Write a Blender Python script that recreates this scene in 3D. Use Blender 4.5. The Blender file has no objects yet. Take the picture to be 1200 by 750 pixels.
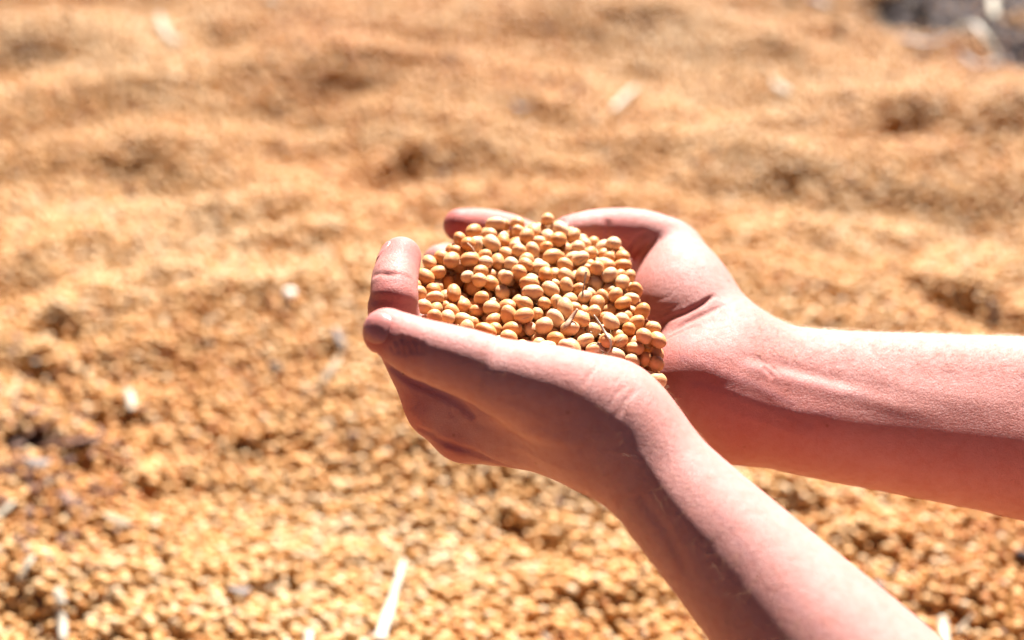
import bpy, bmesh, math, random
import numpy as np
from mathutils import Vector, Matrix, Euler, noise

random.seed(7); RNG = np.random.default_rng(7)
S = bpy.context.scene
COL = S.collection

# ------------------------------------------------------------------ camera, sky, sun, exposure
PITCH = math.radians(32.0); CAM_H = 0.60; FPX = 1700.0
CAM = np.array((0.0, 0.0, CAM_H))
AX_R = np.array((1.0, 0.0, 0.0))
AX_F = np.array((0.0, math.cos(PITCH), -math.sin(PITCH)))
AX_U = np.array((0.0, math.sin(PITCH), math.cos(PITCH)))
def at(px, py, d):
    """point of the place seen at pixel px,py of the 1200x750 photograph, d metres deep"""
    return CAM + d * (AX_F + (px - 600) / FPX * AX_R - (py - 375) / FPX * AX_U)
cam_d = bpy.data.cameras.new('camera'); cam = bpy.data.objects.new('camera', cam_d); COL.objects.link(cam)
cam.location = CAM; cam.rotation_euler = (math.pi / 2 - PITCH, 0, 0)
cam_d.sensor_width = 36.0; cam_d.lens = 36.0 * FPX / 1200.0
cam_d.clip_start = 0.02; cam_d.clip_end = 200.0
cam_d.dof.use_dof = True; cam_d.dof.focus_distance = 0.555; cam_d.dof.aperture_fstop = 4.7
S.camera = cam

SUN_DIR = Vector((0.15, 0.665, 0.695)).normalized()       # towards the sun
sun_el = math.asin(SUN_DIR.z); sun_az = math.atan2(SUN_DIR.x, SUN_DIR.y)
W = bpy.data.worlds.new('World'); S.world = W; W.use_nodes = True
wn = W.node_tree; bg = wn.nodes['Background']
sky = wn.nodes.new('ShaderNodeTexSky'); sky.sky_type = 'NISHITA'; sky.sun_disc = False
sky.sun_elevation = sun_el; sky.sun_rotation = sun_az
sky.air_density = 0.14; sky.dust_density = 0.05; sky.ozone_density = 0.3; sky.altitude = 3000
wn.links.new(sky.outputs[0], bg.inputs[0]); bg.inputs[1].default_value = 0.05
sl = bpy.data.lights.new('sun', 'SUN'); sl.energy = 5.0; sl.angle = math.radians(0.53); sl.color = (1.0, 0.965, 0.925)
so = bpy.data.objects.new('sun', sl); COL.objects.link(so)
so.rotation_euler = SUN_DIR.to_track_quat('Z', 'Y').to_euler(); so.location = (0.5, 1, 2)
S.view_settings.view_transform = 'Standard'; S.view_settings.look = 'None'
S.view_settings.exposure = 2.22; S.view_settings.gamma = 1.0; S.view_settings.use_curve_mapping = False
S.render.engine = 'CYCLES'
S.cycles.max_bounces = 8; S.cycles.use_denoising = True

# ------------------------------------------------------------------ helpers
def tag(o, label=None, cat=None, group=None, kind=None):
    if label: o['label'] = label
    if cat: o['category'] = cat
    if group: o['group'] = group
    if kind: o['kind'] = kind
    return o
def link(name, me, mat=None, parent=None, smooth=True):
    o = bpy.data.objects.new(name, me); COL.objects.link(o)
    if mat: me.materials.append(mat)
    if parent: o.parent = parent
    if smooth and len(me.polygons):
        me.polygons.foreach_set('use_smooth', [True] * len(me.polygons))
    return o
def mesh_np(name, V, F):
    """quads or triangles from numpy arrays"""
    me = bpy.data.meshes.new(name)
    V = np.asarray(V, np.float32); F = np.asarray(F, np.int32); n, k = F.shape
    me.vertices.add(len(V)); me.vertices.foreach_set('co', V.ravel())
    me.loops.add(n * k); me.loops.foreach_set('vertex_index', F.ravel())
    me.polygons.add(n); me.polygons.foreach_set('loop_start', np.arange(n, dtype=np.int32) * k)
    me.polygons.foreach_set('loop_total', np.full(n, k, np.int32))
    me.update(calc_edges=True)
    return me
class NT:
    def __init__(s, name):
        s.m = bpy.data.materials.new(name); s.m.use_nodes = True; s.t = s.m.node_tree
        s.b = s.t.nodes['Principled BSDF']
    def n(s, typ, **kw):
        nd = s.t.nodes.new(typ)
        for k, v in kw.items():
            if k.startswith('i_'):
                key = k[2:]; key = int(key) if key.isdigit() else key.replace('_', ' ')
                nd.inputs[key].default_value = v
            else: setattr(nd, k, v)
        return nd
    def l(s, a, b): s.t.links.new(a, b)
    def ramp(s, src, stops, interp='LINEAR'):
        r = s.n('ShaderNodeValToRGB'); r.color_ramp.interpolation = interp
        e = r.color_ramp.elements
        while len(e) < len(stops): e.new(0.5)
        for q, (p, c) in zip(e, stops):
            q.position = p; q.color = tuple(c) + (1,) if len(c) == 3 else c
        s.l(src, r.inputs[0]); return r.outputs[0]
    def noise(s, scale, detail=3, rough=.55, vec=None, dim='3D'):
        q = s.n('ShaderNodeTexNoise'); q.inputs['Scale'].default_value = scale
        q.inputs['Detail'].default_value = detail; q.inputs['Roughness'].default_value = rough
        if vec is not None: s.l(vec, q.inputs['Vector'])
        return q.outputs[0]
    def mix(s, fac, a, b, mode='MIX'):
        q = s.n('ShaderNodeMix', data_type='RGBA', blend_type=mode)
        for v, i in ((fac, 0), (a, 6), (b, 7)):
            if hasattr(v, 'links'): s.l(v, q.inputs[i])
            elif i == 0: q.inputs[0].default_value = v
            else: q.inputs[i].default_value = tuple(v) + (1,) if len(v) == 3 else v
        return q.outputs[2]
    def math(s, op, a, b=0.0, c=None, clamp=False):
        q = s.n('ShaderNodeMath', operation=op, use_clamp=clamp)
        for v, i in ((a, 0), (b, 1), (c, 2)):
            if v is None: continue
            if hasattr(v, 'links'): s.l(v, q.inputs[i])
            else: q.inputs[i].default_value = v
        return q.outputs[0]

# ------------------------------------------------------------------ sculpting by signed distance (metres)
def smin(a, b, k):
    if k <= 0: return np.minimum(a, b)
    h = np.maximum(k - np.abs(a - b), 0.0) / k
    return np.minimum(a, b) - h * h * k * 0.25
def cone(P, a, b, ra, rb):
    """tapered round-ended tube"""
    ab = b - a; L = math.sqrt(float(ab @ ab)); u = (ab / L).astype(np.float32)
    v = P - a.astype(np.float32); x = v @ u
    sa = max(-.95, min(.95, (rb - ra) / L)); ta = sa / math.sqrt(1 - sa * sa)
    y = np.sqrt(np.maximum(np.einsum('ij,ij->i', v, v) - x * x, 0))
    t = np.clip(x + y * ta, 0, L)
    dx = x - t
    return np.sqrt(dx * dx + y * y) - (ra + (rb - ra) / L * t)
def chain(P, pts, k=0.0, sub=3):
    """smooth tapered tube through pts: (px,py,depth,radius mm)"""
    q = np.array([tuple(at(*p[:3])) + (p[3] / 1000,) for p in pts])
    if len(q) > 2:
        e = np.concatenate([[2 * q[0] - q[1]], q, [2 * q[-1] - q[-2]]]); r = []
        for i in range(1, len(e) - 2):
            p0, p1, p2, p3 = e[i - 1:i + 3]
            for t in np.arange(sub) / sub:
                r.append(.5 * (2 * p1 + (p2 - p0) * t + (2 * p0 - 5 * p1 + 4 * p2 - p3) * t * t + (3 * p1 - p0 - 3 * p2 + p3) * t ** 3))
        q = np.array(r + [q[-1]])
    d = None
    for a, b in zip(q[:-1], q[1:]):
        c = cone(P, a[:3], b[:3], a[3], b[3])
        d = c if d is None else smin(d, c, k)
    return d
def blob(P, c, r, axes=None):
    """ellipsoid, c=(px,py,d), r=(rx,ry,rz) mm along axes (defaults: right, up, forward of the view)"""
    A = np.array(axes if axes is not None else (AX_R, AX_U, AX_F)); A = A / np.linalg.norm(A, axis=1)[:, None]
    r = np.array(r) / 1000
    v = (P - at(*c).astype(np.float32)) @ (A.T / r[None, :]).astype(np.float32)
    n = np.sqrt(np.einsum('ij,ij->i', v, v))
    return (n - 1) * float(r.min()) * 1.0
def relief(P, d, marks):
    """press creases (h < 0) and raise tendons, veins, nail folds (h > 0): marks = (points, width m, h m)"""
    band = np.abs(d) < .012
    if not band.any(): return d
    I = np.nonzero(band)[0]; Q = P[I]; out = d.copy()
    for pts, w, h, lo, hi in marks:
        m = ((Q > lo) & (Q < hi)).all(1)
        if not m.any(): continue
        q = Q[m]; e = None; tot = None; n = len(pts) - 1
        for i, (a, b) in enumerate(zip(pts[:-1], pts[1:])):
            ab = (b - a); u = np.clip((q - a.astype(np.float32)) @ (ab / (ab @ ab)).astype(np.float32), 0, 1)
            r = q - (a + u[:, None] * ab).astype(np.float32)
            dd = np.einsum('ij,ij->i', r, r); tt = (i + u) / n
            if e is None: e, tot = dd, tt
            else:
                c = dd < e; e = np.where(c, dd, e); tot = np.where(c, tt, tot)
        fade = np.clip(np.minimum(tot, 1 - tot) * 5, 0, 1) ** .7
        out[I[m]] -= (h * np.exp(-e / (w * w)) * fade).astype(np.float32)
    return out
def marks_on(f, spec):
    r = []
    for pts, w, h in spec:
        p = [hit(f, x, y) for x, y in pts]
        a = np.array(p); r.append((p, w / 1000, h / 1000, (a.min(0) - 3 * w / 1000).astype(np.float32), (a.max(0) + 3 * w / 1000).astype(np.float32)))
    return r
def surface_mesh(f, lo, hi, h):
    """surface nets on a narrow band of grid points"""
    lo = np.array(lo, float); n3 = 16; c0 = h * n3
    dims0 = np.ceil((np.array(hi) - lo) / c0).astype(int) + 1
    g = np.stack(np.meshgrid(*[np.arange(n) for n in dims0], indexing='ij'), -1).reshape(-1, 3)
    ctr = lo + (g + .5) * c0
    g = g[np.abs(f(ctr.astype(np.float32))) < c0 * 1.15 + .003]
    def split(g, k):
        o = np.stack(np.meshgrid(*[np.arange(k)] * 3, indexing='ij'), -1).reshape(-1, 3)
        return (g[:, None, :] * k + o[None]).reshape(-1, 3)
    g = split(g, 4); c1 = h * 4
    ctr = lo + (g + .5) * c1
    g = g[np.abs(f(ctr.astype(np.float32))) < c1 * 1.1 + .0012]
    dims = dims0 * n3 + 2
    pts = split(g, 4)
    lin = lambda a: (a[:, 0] * dims[1] + a[:, 1]) * dims[2] + a[:, 2]
    vals = np.concatenate([f((lo + q * h).astype(np.float32)) for q in np.array_split(pts, max(1, len(pts) // 400000))])
    K = lin(pts); so_ = np.argsort(K); K = K[so_]; VL = vals[so_].astype(np.float32); L = lin(pts)
    def look(tab, q, miss):
        i = np.minimum(np.searchsorted(K, q), len(K) - 1); return np.where(K[i] == q, tab[i], miss)
    st = np.array((dims[1] * dims[2], dims[2], 1))
    offs = np.array([(i, j, k) for i in (0, 1) for j in (0, 1) for k in (0, 1)])
    ol = offs @ st
    C = np.stack([look(VL, L + o, np.float32(np.nan)) for o in ol], 1)
    neg = C < 0; good = ~np.isnan(C).any(1) & neg.any(1) & ~neg.all(1)
    L = L[good]; pts = pts[good]; C = C[good]
    acc = np.zeros((len(C), 3)); cnt = np.zeros(len(C))
    for a in range(8):
        for b in range(a + 1, 8):
            if np.abs(offs[a] - offs[b]).sum() != 1: continue
            x = (C[:, a] < 0) != (C[:, b] < 0)
            t = C[x, a] / (C[x, a] - C[x, b])
            acc[x] += offs[a] + t[:, None] * (offs[b] - offs[a]); cnt[x] += 1
    V = lo + (pts + acc / cnt[:, None]) * h
    IX = np.full(len(K), -1, np.int32); IX[np.searchsorted(K, L)] = np.arange(len(L)); idx = lambda q: look(IX, q, -1)
    Q = []
    for ax in range(3):
        u, w = (ax + 1) % 3, (ax + 2) % 3
        e = look(VL, L, np.float32(np.nan)); e2 = look(VL, L + st[ax], np.float32(np.nan))
        s1 = (e < 0) & (e2 >= 0); s2 = (e >= 0) & (e2 < 0)
        for s, flip in ((s1, False), (s2, True)):
            q = L[s]
            F = np.stack([idx(q), idx(q - st[u]), idx(q - st[u] - st[w]), idx(q - st[w])], 1)
            F = F[(F >= 0).all(1)]
            Q.append(F if flip else F[:, ::-1])
    F = np.concatenate(Q)[:, ::-1]
    F = F[:, ::-1]
    return V, F
def grad(f, V, e=.0004):
    V = V.astype(np.float32); G = []
    for k in range(3):
        o = np.zeros(3, np.float32); o[k] = e
        G.append(f(V + o) - f(V - o))
    G = np.stack(G, 1); return G / np.maximum(np.linalg.norm(G, axis=1), 1e-9)[:, None]
def hit(f, px, py, d0=.42, d1=.75):
    """where the line of sight through a pixel meets the sculpted form"""
    ds = np.arange(d0, d1, .0008)
    P = np.array([at(px, py, d) for d in ds], np.float32); v = f(P)
    i = np.argmax(v < 0) if (v < 0).any() else int(np.argmin(v))
    return P[i].astype(float)
# ------------------------------------------------------------------ the two arms
def near_base(P):
    fore = chain(P, [(712, 508, .523, 18.8), (755, 540, .518, 19.3), (800, 590, .511, 21), (895, 690, .496, 25.2), (1010, 815, .478, 31.5), (1130, 950, .462, 35), (1215, 1050, .455, 35)])
    fore = smin(fore, chain(P, [(722, 512, .543, 17.5), (760, 544, .539, 18.3), (800, 590, .532, 19.6), (900, 692, .518, 24), (1020, 820, .505, 31), (1215, 1050, .47, 36)]), .014)
    fore = smin(fore, chain(P, [(1215, 1050, .460, 37), (1500, 760, .45, 43), (1700, 520, .45, 45)]), .03)
    d = chain(P, [(712, 502, .524, 16.8), (610, 490, .540, 14.2), (512, 474, .549, 10.8)])                      # index metacarpal
    d = smin(d, chain(P, [(712, 506, .540, 17), (620, 500, .546, 14.5), (545, 503, .548, 10.6)]), .012)
    d = smin(d, chain(P, [(712, 512, .554, 16), (640, 510, .560, 13.5), (575, 503, .562, 10.5)]), .012)
    d = smin(d, chain(P, [(716, 506, .562, 16), (660, 504, .572, 13), (605, 497, .577, 10)]), .012)
    d = smin(d, chain(P, [(705, 484, .522, 18.2), (650, 463, .515, 17.5), (590, 443, .509, 13.7)]), .012)     # thumb metacarpal, thenar
    d = smin(d, chain(P, [(690, 470, .545, 16), (620, 456, .533, 13), (560, 456, .538, 9), (520, 448, .543, 6)]), .012)   # web behind the thumb
    return smin(d, fore, .018)
def near_fingers(P):
    idx = chain(P, [(512, 474, .549, 11.0), (484, 425, .545, 10), (462, 374, .541, 9.8), (462, 350, .538, 9.0), (463, 325, .545, 8.7), (470, 301, .556, 7.8)], sub=2)
    mid = chain(P, [(545, 505, .548, 10.8), (512, 462, .552, 9.9), (486, 420, .554, 9.5), (482, 384, .564, 8.4), (496, 364, .577, 7.4)], sub=2)
    rng = chain(P, [(575, 507, .558, 10.5), (540, 470, .563, 9.5), (502, 425, .566, 9), (492, 384, .580, 8), (508, 358, .592, 7.2)], sub=2)
    pin = chain(P, [(605, 500, .575, 9.8), (575, 470, .58, 8.5), (540, 435, .584, 8), (525, 396, .594, 7.3), (535, 370, .602, 6.6)], sub=2)
    return smin(smin(idx, mid, .0012), smin(rng, pin, .0012), .0012)
def near_thumb(P):
    d = chain(P, [(600, 446, .511, 13.4), (545, 425, .509, 12.1), (497, 410, .508, 10.7), (475, 400, .509, 9.7), (457, 391, .511, 8.6)], sub=2)
    return smin(d, blob(P, (449, 388, .511), (6.5, 7.2, 7)), .003)
def near_form(P):
    d = smin(near_base(P), near_fingers(P), .006)
    return smin(d, near_thumb(P), .0006)

def far_base(P):
    fore = chain(P, [(872, 426, .615, 19), (960, 440, .612, 19.5), (1080, 453, .61, 22.5), (1200, 467, .607, 26), (1360, 490, .60, 32), (1560, 540, .60, 38)])
    fore = smin(fore, chain(P, [(868, 480, .602, 21), (960, 500, .602, 21.5), (1080, 517, .60, 23.5), (1200, 533, .597, 26.5), (1360, 562, .59, 31), (1560, 600, .59, 37)]), .016)
    fore = smin(fore, chain(P, [(1560, 560, .60, 40), (1760, 330, .56, 45), (1880, 180, .53, 47)]), .03)
    d = chain(P, [(850, 410, .618, 17), (760, 355, .652, 14), (662, 312, .668, 11)])
    d = smin(d, chain(P, [(850, 430, .62, 17), (760, 395, .645, 13), (652, 362, .658, 11)]), .012)
    d = smin(d, chain(P, [(850, 455, .612, 18), (750, 430, .63, 12), (650, 405, .640, 10.5)]), .012)
    d = smin(d, chain(P, [(850, 478, .603, 19), (780, 465, .606, 15), (665, 440, .612, 10)]), .012)
    d = smin(d, chain(P, [(848, 412, .612, 17), (815, 350, .630, 18.2), (783, 293, .647, 13.8)]), .012)
    d = smin(d, blob(P, (788, 352, .625), (17.5, 22, 16), (AX_R, AX_U * .8 + AX_F * .6, AX_F * .8 - AX_U * .6)), .012)
    d = smin(d, blob(P, (815, 448, .598), (20, 20, 17)), .012)                                              # hypothenar
    return smin(d, fore, .014)
def far_fingers(P):
    idx = chain(P, [(662, 312, .668, 10.8), (632, 292, .668, 9.8), (595, 274, .662, 9.2), (562, 266, .654, 8.4), (539, 264, .646, 7.4)], sub=2)
    mid = chain(P, [(655, 350, .660, 11), (610, 323, .660, 10.2), (562, 310, .652, 9.5), (532, 306, .642, 8.4), (515, 306, .632, 7.2)], sub=2)
    rng = chain(P, [(650, 388, .650, 11), (602, 362, .650, 10.2), (550, 345, .640, 9.4), (522, 338, .628, 8.2), (510, 336, .618, 7)], sub=2)
    pin = chain(P, [(660, 430, .626, 10.6), (606, 410, .632, 9.8), (552, 390, .624, 8.8), (528, 376, .616, 7.8), (516, 370, .610, 6.8)], sub=2)
    return smin(smin(idx, mid, .0012), smin(rng, pin, .0012), .0012)
def far_thumb(P):
    d = chain(P, [(790, 298, .646, 13.8), (775, 286, .645, 12.7), (750, 275, .642, 11.3), (722, 271, .638, 10.3), (694, 270, .633, 9), (667, 273, .630, 7.4)], sub=2)
    return d
def far_form(P):
    d = smin(far_base(P), far_fingers(P), .007)
    return smin(d, far_thumb(P), .002)

NEAR_MARKS = marks_on(near_form, [
    ([(441, 410), (458, 429), (478, 442), (500, 451), (522, 461), (540, 473), (556, 489)], .8, -1.6),
    ([(441, 412), (458, 430), (478, 443), (500, 452), (522, 462), (540, 474), (558, 490)], 1.6, -3.2),
    ([(508, 512), (530, 521), (553, 529), (597, 547), (630, 560)], 1.6, -1.3),
    ([(488, 500), (500, 506), (512, 511)], 1.4, -.7),
    ([(437, 324), (455, 322), (484, 328)], 1.3, -.75),
    ([(435, 353), (455, 351), (482, 357)], 1.7, -.6),
    ([(463, 397), (467, 405), (469, 416)], .75, -.8), ([(469, 393), (474, 404), (476, 419)], .8, -.9), ([(476, 394), (481, 404), (483, 416)], .75, -.65),
    ([(457, 402), (461, 409), (464, 417)], .6, -.5), ([(485, 396), (489, 406), (490, 416)], .75, -.5), ([(494, 398), (497, 408), (497, 417)], .7, -.3),
    ([(523, 460), (528, 475), (530, 490)], 1.0, -.5), ([(535, 470), (536, 484), (536, 495)], .9, -.35),
    ([(560, 490), (620, 507), (690, 522)], 3.5, .6), ([(484, 478), (490, 486), (497, 492)], 4.0, .7), ([(520, 521), (530, 527), (545, 531)], 3.0, .5),
    ([(575, 520), (630, 535), (690, 552)], 2.5, .4), ([(492, 430), (497, 442), (503, 452)], 1.6, -.35),
    ([(706, 425), (690, 440), (684, 455)], .8, -.25), ([(738, 450), (722, 462), (712, 480)], .9, -.3), ([(748, 455), (733, 470), (724, 490)], .9, -.25),
    ([(730, 520), (775, 565), (830, 640)], 4.0, .5), ([(745, 575), (780, 620), (812, 680)], 2.5, -.5),
])
FAR_MARKS = marks_on(far_form, [
    ([(772, 382), (785, 373), (804, 366), (820, 358), (838, 346)], 1.0, -1.5), ([(784, 392), (803, 380), (828, 368), (850, 358)], 1.3, -.6),
    ([(778, 400), (800, 389), (820, 380)], 1.0, -.4),
    ([(738, 296), (743, 287), (750, 278), (759, 271)], 1.2, -1.3), ([(744, 303), (752, 292), (762, 284)], .9, -.6),
    ([(713, 284), (711, 272), (713, 256)], 1.5, -.6),
    ([(757, 362), (776, 364), (798, 357)], .9, -.25), ([(752, 348), (770, 352), (788, 348)], .8, -.15),
    ([(765, 372), (785, 366)], .6, -.3),
    ([(868, 429), (885, 433), (905, 439), (950, 451), (1000, 463), (1050, 476), (1110, 488)], 4.0, .6),
    ([(860, 418), (890, 424), (930, 434), (980, 447), (1010, 455)], 3.2, -.45),
    ([(1000, 425), (1030, 442), (1060, 456), (1120, 468), (1200, 474)], 7.0, .7), ([(893, 431), (900, 437), (905, 444)], 1.2, -.5), ([(905, 430), (911, 437), (914, 444)], 1.0, -.35),
    ([(800, 420), (850, 440), (885, 452), (930, 475)], 3.0, .25), ([(815, 450), (860, 462), (900, 478), (980, 486)], 2.6, .15),
    ([(830, 470), (880, 490), (950, 515)], 2.0, .25),
])
def near_skin(P): return relief(P, near_form(P), NEAR_MARKS)
def far_skin(P): return relief(P, far_form(P), FAR_MARKS)
# ------------------------------------------------------------------ materials
def skin_mat():
    m = NT('skin'); b = m.b
    co = m.n('ShaderNodeTexCoord').outputs['Object']
    fl = m.n('ShaderNodeAttribute', attribute_name='flush').outputs['Fac']
    vn = m.n('ShaderNodeAttribute', attribute_name='vein').outputs['Fac']
    n1 = m.noise(55, 4, .6, co); n2 = m.noise(260, 3, .6, co); n3 = m.noise(18, 2, .5, co)
    base = m.mix(n1, (.36, .142, .118), (.45, .215, .186))
    red = m.ramp(m.math('ADD', fl, m.math('MULTIPLY', m.math('SUBTRACT', n3, .5), 1.2)), [(.15, (0, 0, 0)), (1, (1, 1, 1))])
    c = m.mix(m.math('MULTIPLY', red, .95, clamp=True), base, (.36, .075, .065))
    c = m.mix(m.math('MULTIPLY', vn, .55), c, (.22, .09, .11))
    c = m.mix(m.math('MULTIPLY', m.ramp(n2, [(.45, (0, 0, 0)), (.75, (1, 1, 1))]), .35), c, (.34, .10, .065))
    fk = m.n('ShaderNodeTexVoronoi', feature='F1'); fk.inputs['Scale'].default_value = 95; fk.inputs['Randomness'].default_value = 1; m.l(co, fk.inputs['Vector'])
    fr = m.ramp(fk.outputs['Distance'], [(.05, (1, 1, 1)), (.10, (0, 0, 0))])
    cc = m.n('ShaderNodeSeparateColor'); m.l(fk.outputs['Color'], cc.inputs[0])
    c = m.mix(m.math('MULTIPLY', fr, m.math('MULTIPLY', m.math('GREATER_THAN', cc.outputs[0], .72), .5)), c, (.18, .06, .03))
    m.l(c, b.inputs['Base Color'])
    b.inputs['Subsurface Weight'].default_value = .14
    b.inputs['Subsurface Radius'].default_value = (1, .32, .16); b.inputs['Subsurface Scale'].default_value = .003
    r = m.ramp(n2, [(.3, (.46,) * 3), (.7, (.60,) * 3)]); m.l(r, b.inputs['Roughness'])
    b.inputs['Specular IOR Level'].default_value = .2
    v1 = m.n('ShaderNodeTexVoronoi', feature='DISTANCE_TO_EDGE'); v1.inputs['Scale'].default_value = 950
    wv = m.n('ShaderNodeVectorMath', operation='MULTIPLY_ADD'); nn = m.n('ShaderNodeTexNoise'); nn.inputs['Scale'].default_value = 300; m.l(co, nn.inputs['Vector'])
    m.l(nn.outputs['Color'], wv.inputs[0]); wv.inputs[1].default_value = (.0012,) * 3; m.l(co, wv.inputs[2]); m.l(wv.outputs[0], v1.inputs['Vector'])
    e = m.ramp(v1.outputs['Distance'], [(0, (0, 0, 0)), (.12, (1, 1, 1))])
    w = m.math('ADD', m.math('MULTIPLY', e, .35), m.math('MULTIPLY', m.noise(1500, 3, .7, co), .5))
    w = m.math('ADD', w, m.math('MULTIPLY', m.noise(420, 4, .65, co), 1.3))
    st = m.n('ShaderNodeMapping'); st.inputs['Rotation'].default_value = (0, 0, .3); st.inputs['Scale'].default_value = (1, .22, .22); m.l(co, st.inputs['Vector'])
    w = m.math('ADD', w, m.math('MULTIPLY', m.noise(600, 3, .6, st.outputs[0]), .5))
    bu = m.n('ShaderNodeBump'); bu.inputs['Strength'].default_value = .7; bu.inputs['Distance'].default_value = .0003
    m.l(w, bu.inputs['Height']); m.l(bu.outputs[0], b.inputs['Normal'])
    return m.m
def nail_mat():
    m = NT('nail'); co = m.n('ShaderNodeTexCoord').outputs['Object']
    m.l(m.mix(m.noise(150, 3, .5, co), (.34, .115, .10), (.42, .17, .15)), m.b.inputs['Base Color'])
    m.b.inputs['Roughness'].default_value = .38; m.b.inputs['Specular IOR Level'].default_value = .35; m.b.inputs['Subsurface Weight'].default_value = .15
    m.b.inputs['Subsurface Scale'].default_value = .002
    return m.m
def hair_mat():
    m = NT('hair'); m.b.inputs['Base Color'].default_value = (.50, .33, .18, 1); m.b.inputs['Roughness'].default_value = .35
    return m.m
def bean_mat(name, attr=False):
    m = NT(name); b = m.b
    tc = m.n('ShaderNodeTexCoord'); co = tc.outputs['Object']
    if attr:
        t = m.n('ShaderNodeAttribute', attribute_name='tint', attribute_type='INSTANCER').outputs['Fac']
    else:
        t = m.n('ShaderNodeAttribute', attribute_name='tint', attribute_type='OBJECT').outputs['Fac']
    c = m.ramp(t, [(0, (.51, .375, .23)), (.35, (.475, .272, .105)), (.62, (.43, .19, .05)), (.85, (.31, .105, .024)), (.93, (.17, .085, .045)), (1, (.12, .07, .05))] if attr else
        [(0, (.58, .385, .23)), (.35, (.55, .285, .125)), (.62, (.50, .215, .070)), (.85, (.46, .165, .03)), (.93, (.192, .092, .045)), (1, (.136, .076, .054))])
    if attr:
        c = m.mix(m.math('MULTIPLY', m.noise(1.2, 2, .5, co), .35), c, (.320, .176, .072))
        m.l(c, b.inputs['Base Color']); b.inputs['Roughness'].default_value = .5; b.inputs['Specular IOR Level'].default_value = .22
        return m.m
    off = m.n('ShaderNodeVectorMath', operation='ADD'); m.l(co, off.inputs[0])
    s3 = m.n('ShaderNodeCombineXYZ'); rnd = m.n('ShaderNodeObjectInfo').outputs['Random']
    m.l(m.math('MULTIPLY', rnd, 40), s3.inputs[0]); m.l(s3.outputs[0], off.inputs[1]); ov = off.outputs[0]
    c = m.mix(m.ramp(m.noise(1.6, 4, .6, ov), [(.35, (0, 0, 0)), (.8, (1, 1, 1))]), c, m.mix(.3, c, (.320, .151, .050)))
    c = m.mix(m.ramp(m.noise(7, 3, .6, ov), [(.58, (0, 0, 0)), (.75, (.5, .5, .5))]), c, (.464, .353, .225))
    sx = m.n('ShaderNodeSeparateXYZ'); m.l(co, sx.inputs[0])
    ax = m.math('ABSOLUTE', sx.outputs[0]); az = m.math('ABSOLUTE', sx.outputs[2])
    e = m.math('ADD', m.math('POWER', m.math('DIVIDE', ax, .36), 2), m.math('POWER', m.math('DIVIDE', az, .11), 2))
    side = m.math('GREATER_THAN', sx.outputs[1], 0)
    h1 = m.math('MULTIPLY', m.ramp(e, [(.5, (1, 1, 1)), (1.0, (0, 0, 0))]), side)
    h0 = m.math('MULTIPLY', m.ramp(m.math('MULTIPLY', e, .35), [(.4, (1, 1, 1)), (1.0, (0, 0, 0))]), side)
    c = m.mix(m.math('MULTIPLY', h0, .55), c, (.464, .353, .234)); c = m.mix(m.math('MULTIPLY', h1, .55), c, (.240, .118, .054))
    m.l(c, b.inputs['Base Color'])
    m.l(m.ramp(m.noise(4, 3, .6, ov), [(.3, (.40,) * 3), (.75, (.62,) * 3)]), b.inputs['Roughness'])
    b.inputs['Specular IOR Level'].default_value = .3
    b.inputs['Subsurface Weight'].default_value = .3; b.inputs['Subsurface Radius'].default_value = (1, .5, .2); b.inputs['Subsurface Scale'].default_value = .0025
    bu = m.n('ShaderNodeBump'); bu.inputs['Strength'].default_value = .35; bu.inputs['Distance'].default_value = .00035
    m.l(m.math('SUBTRACT', m.math('ADD', m.noise(9, 4, .65, ov), m.math('MULTIPLY', m.noise(2.2, 2, .5, ov), 1.2)), m.math('MULTIPLY', h1, 1.0)), bu.inputs['Height']); m.l(bu.outputs[0], b.inputs['Normal'])
    return m.m
def ground_mat():
    m = NT('bean_litter'); co = m.n('ShaderNodeTexCoord').outputs['Object']
    v = m.n('ShaderNodeTexVoronoi', feature='F1'); v.inputs['Scale'].default_value = 140; m.l(co, v.inputs['Vector'])
    sc = m.n('ShaderNodeSeparateColor'); m.l(v.outputs['Color'], sc.inputs[0])
    c = m.ramp(sc.outputs[0], [(0, (.336, .185, .072)), (.6, (.376, .210, .081)), (1, (.264, .118, .036))])
    c = m.mix(m.ramp(v.outputs['Distance'], [(.35, (0, 0, 0)), (.6, (1, 1, 1))]), c, (.26, .12, .035))
    so = m.n('ShaderNodeAttribute', attribute_name='soil').outputs['Fac']
    s = m.mix(m.noise(70, 4, .6, co), (.024, .018, .018), (.096, .076, .072))
    c = m.mix(so, c, s)
    m.l(c, m.b.inputs['Base Color']); m.b.inputs['Roughness'].default_value = .9; m.b.inputs['Specular IOR Level'].default_value = .05
    bu = m.n('ShaderNodeBump'); bu.inputs['Strength'].default_value = 1; bu.inputs['Distance'].default_value = .004
    m.l(m.math('MULTIPLY', v.outputs['Distance'], -1), bu.inputs['Height']); m.l(bu.outputs[0], m.b.inputs['Normal'])
    return m.m
def chaff_mat(name, a, b_, rough=.6):
    m = NT(name); co = m.n('ShaderNodeTexCoord').outputs['Object']
    mp = m.n('ShaderNodeMapping'); mp.inputs['Scale'].default_value = (40, 600, 600); m.l(co, mp.inputs['Vector'])
    n = m.noise(1.0, 4, .6, mp.outputs[0])
    m.l(m.mix(m.ramp(n, [(.35, (0, 0, 0)), (.7, (1, 1, 1))]), a, b_), m.b.inputs['Base Color']); m.b.inputs['Roughness'].default_value = rough; m.b.inputs['Specular IOR Level'].default_value = .2
    bu = m.n('ShaderNodeBump'); bu.inputs['Strength'].default_value = .6; bu.inputs['Distance'].default_value = .0004
    m.l(n, bu.inputs['Height']); m.l(bu.outputs[0], m.b.inputs['Normal'])
    return m.m
H_SKIN = .00072
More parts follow.
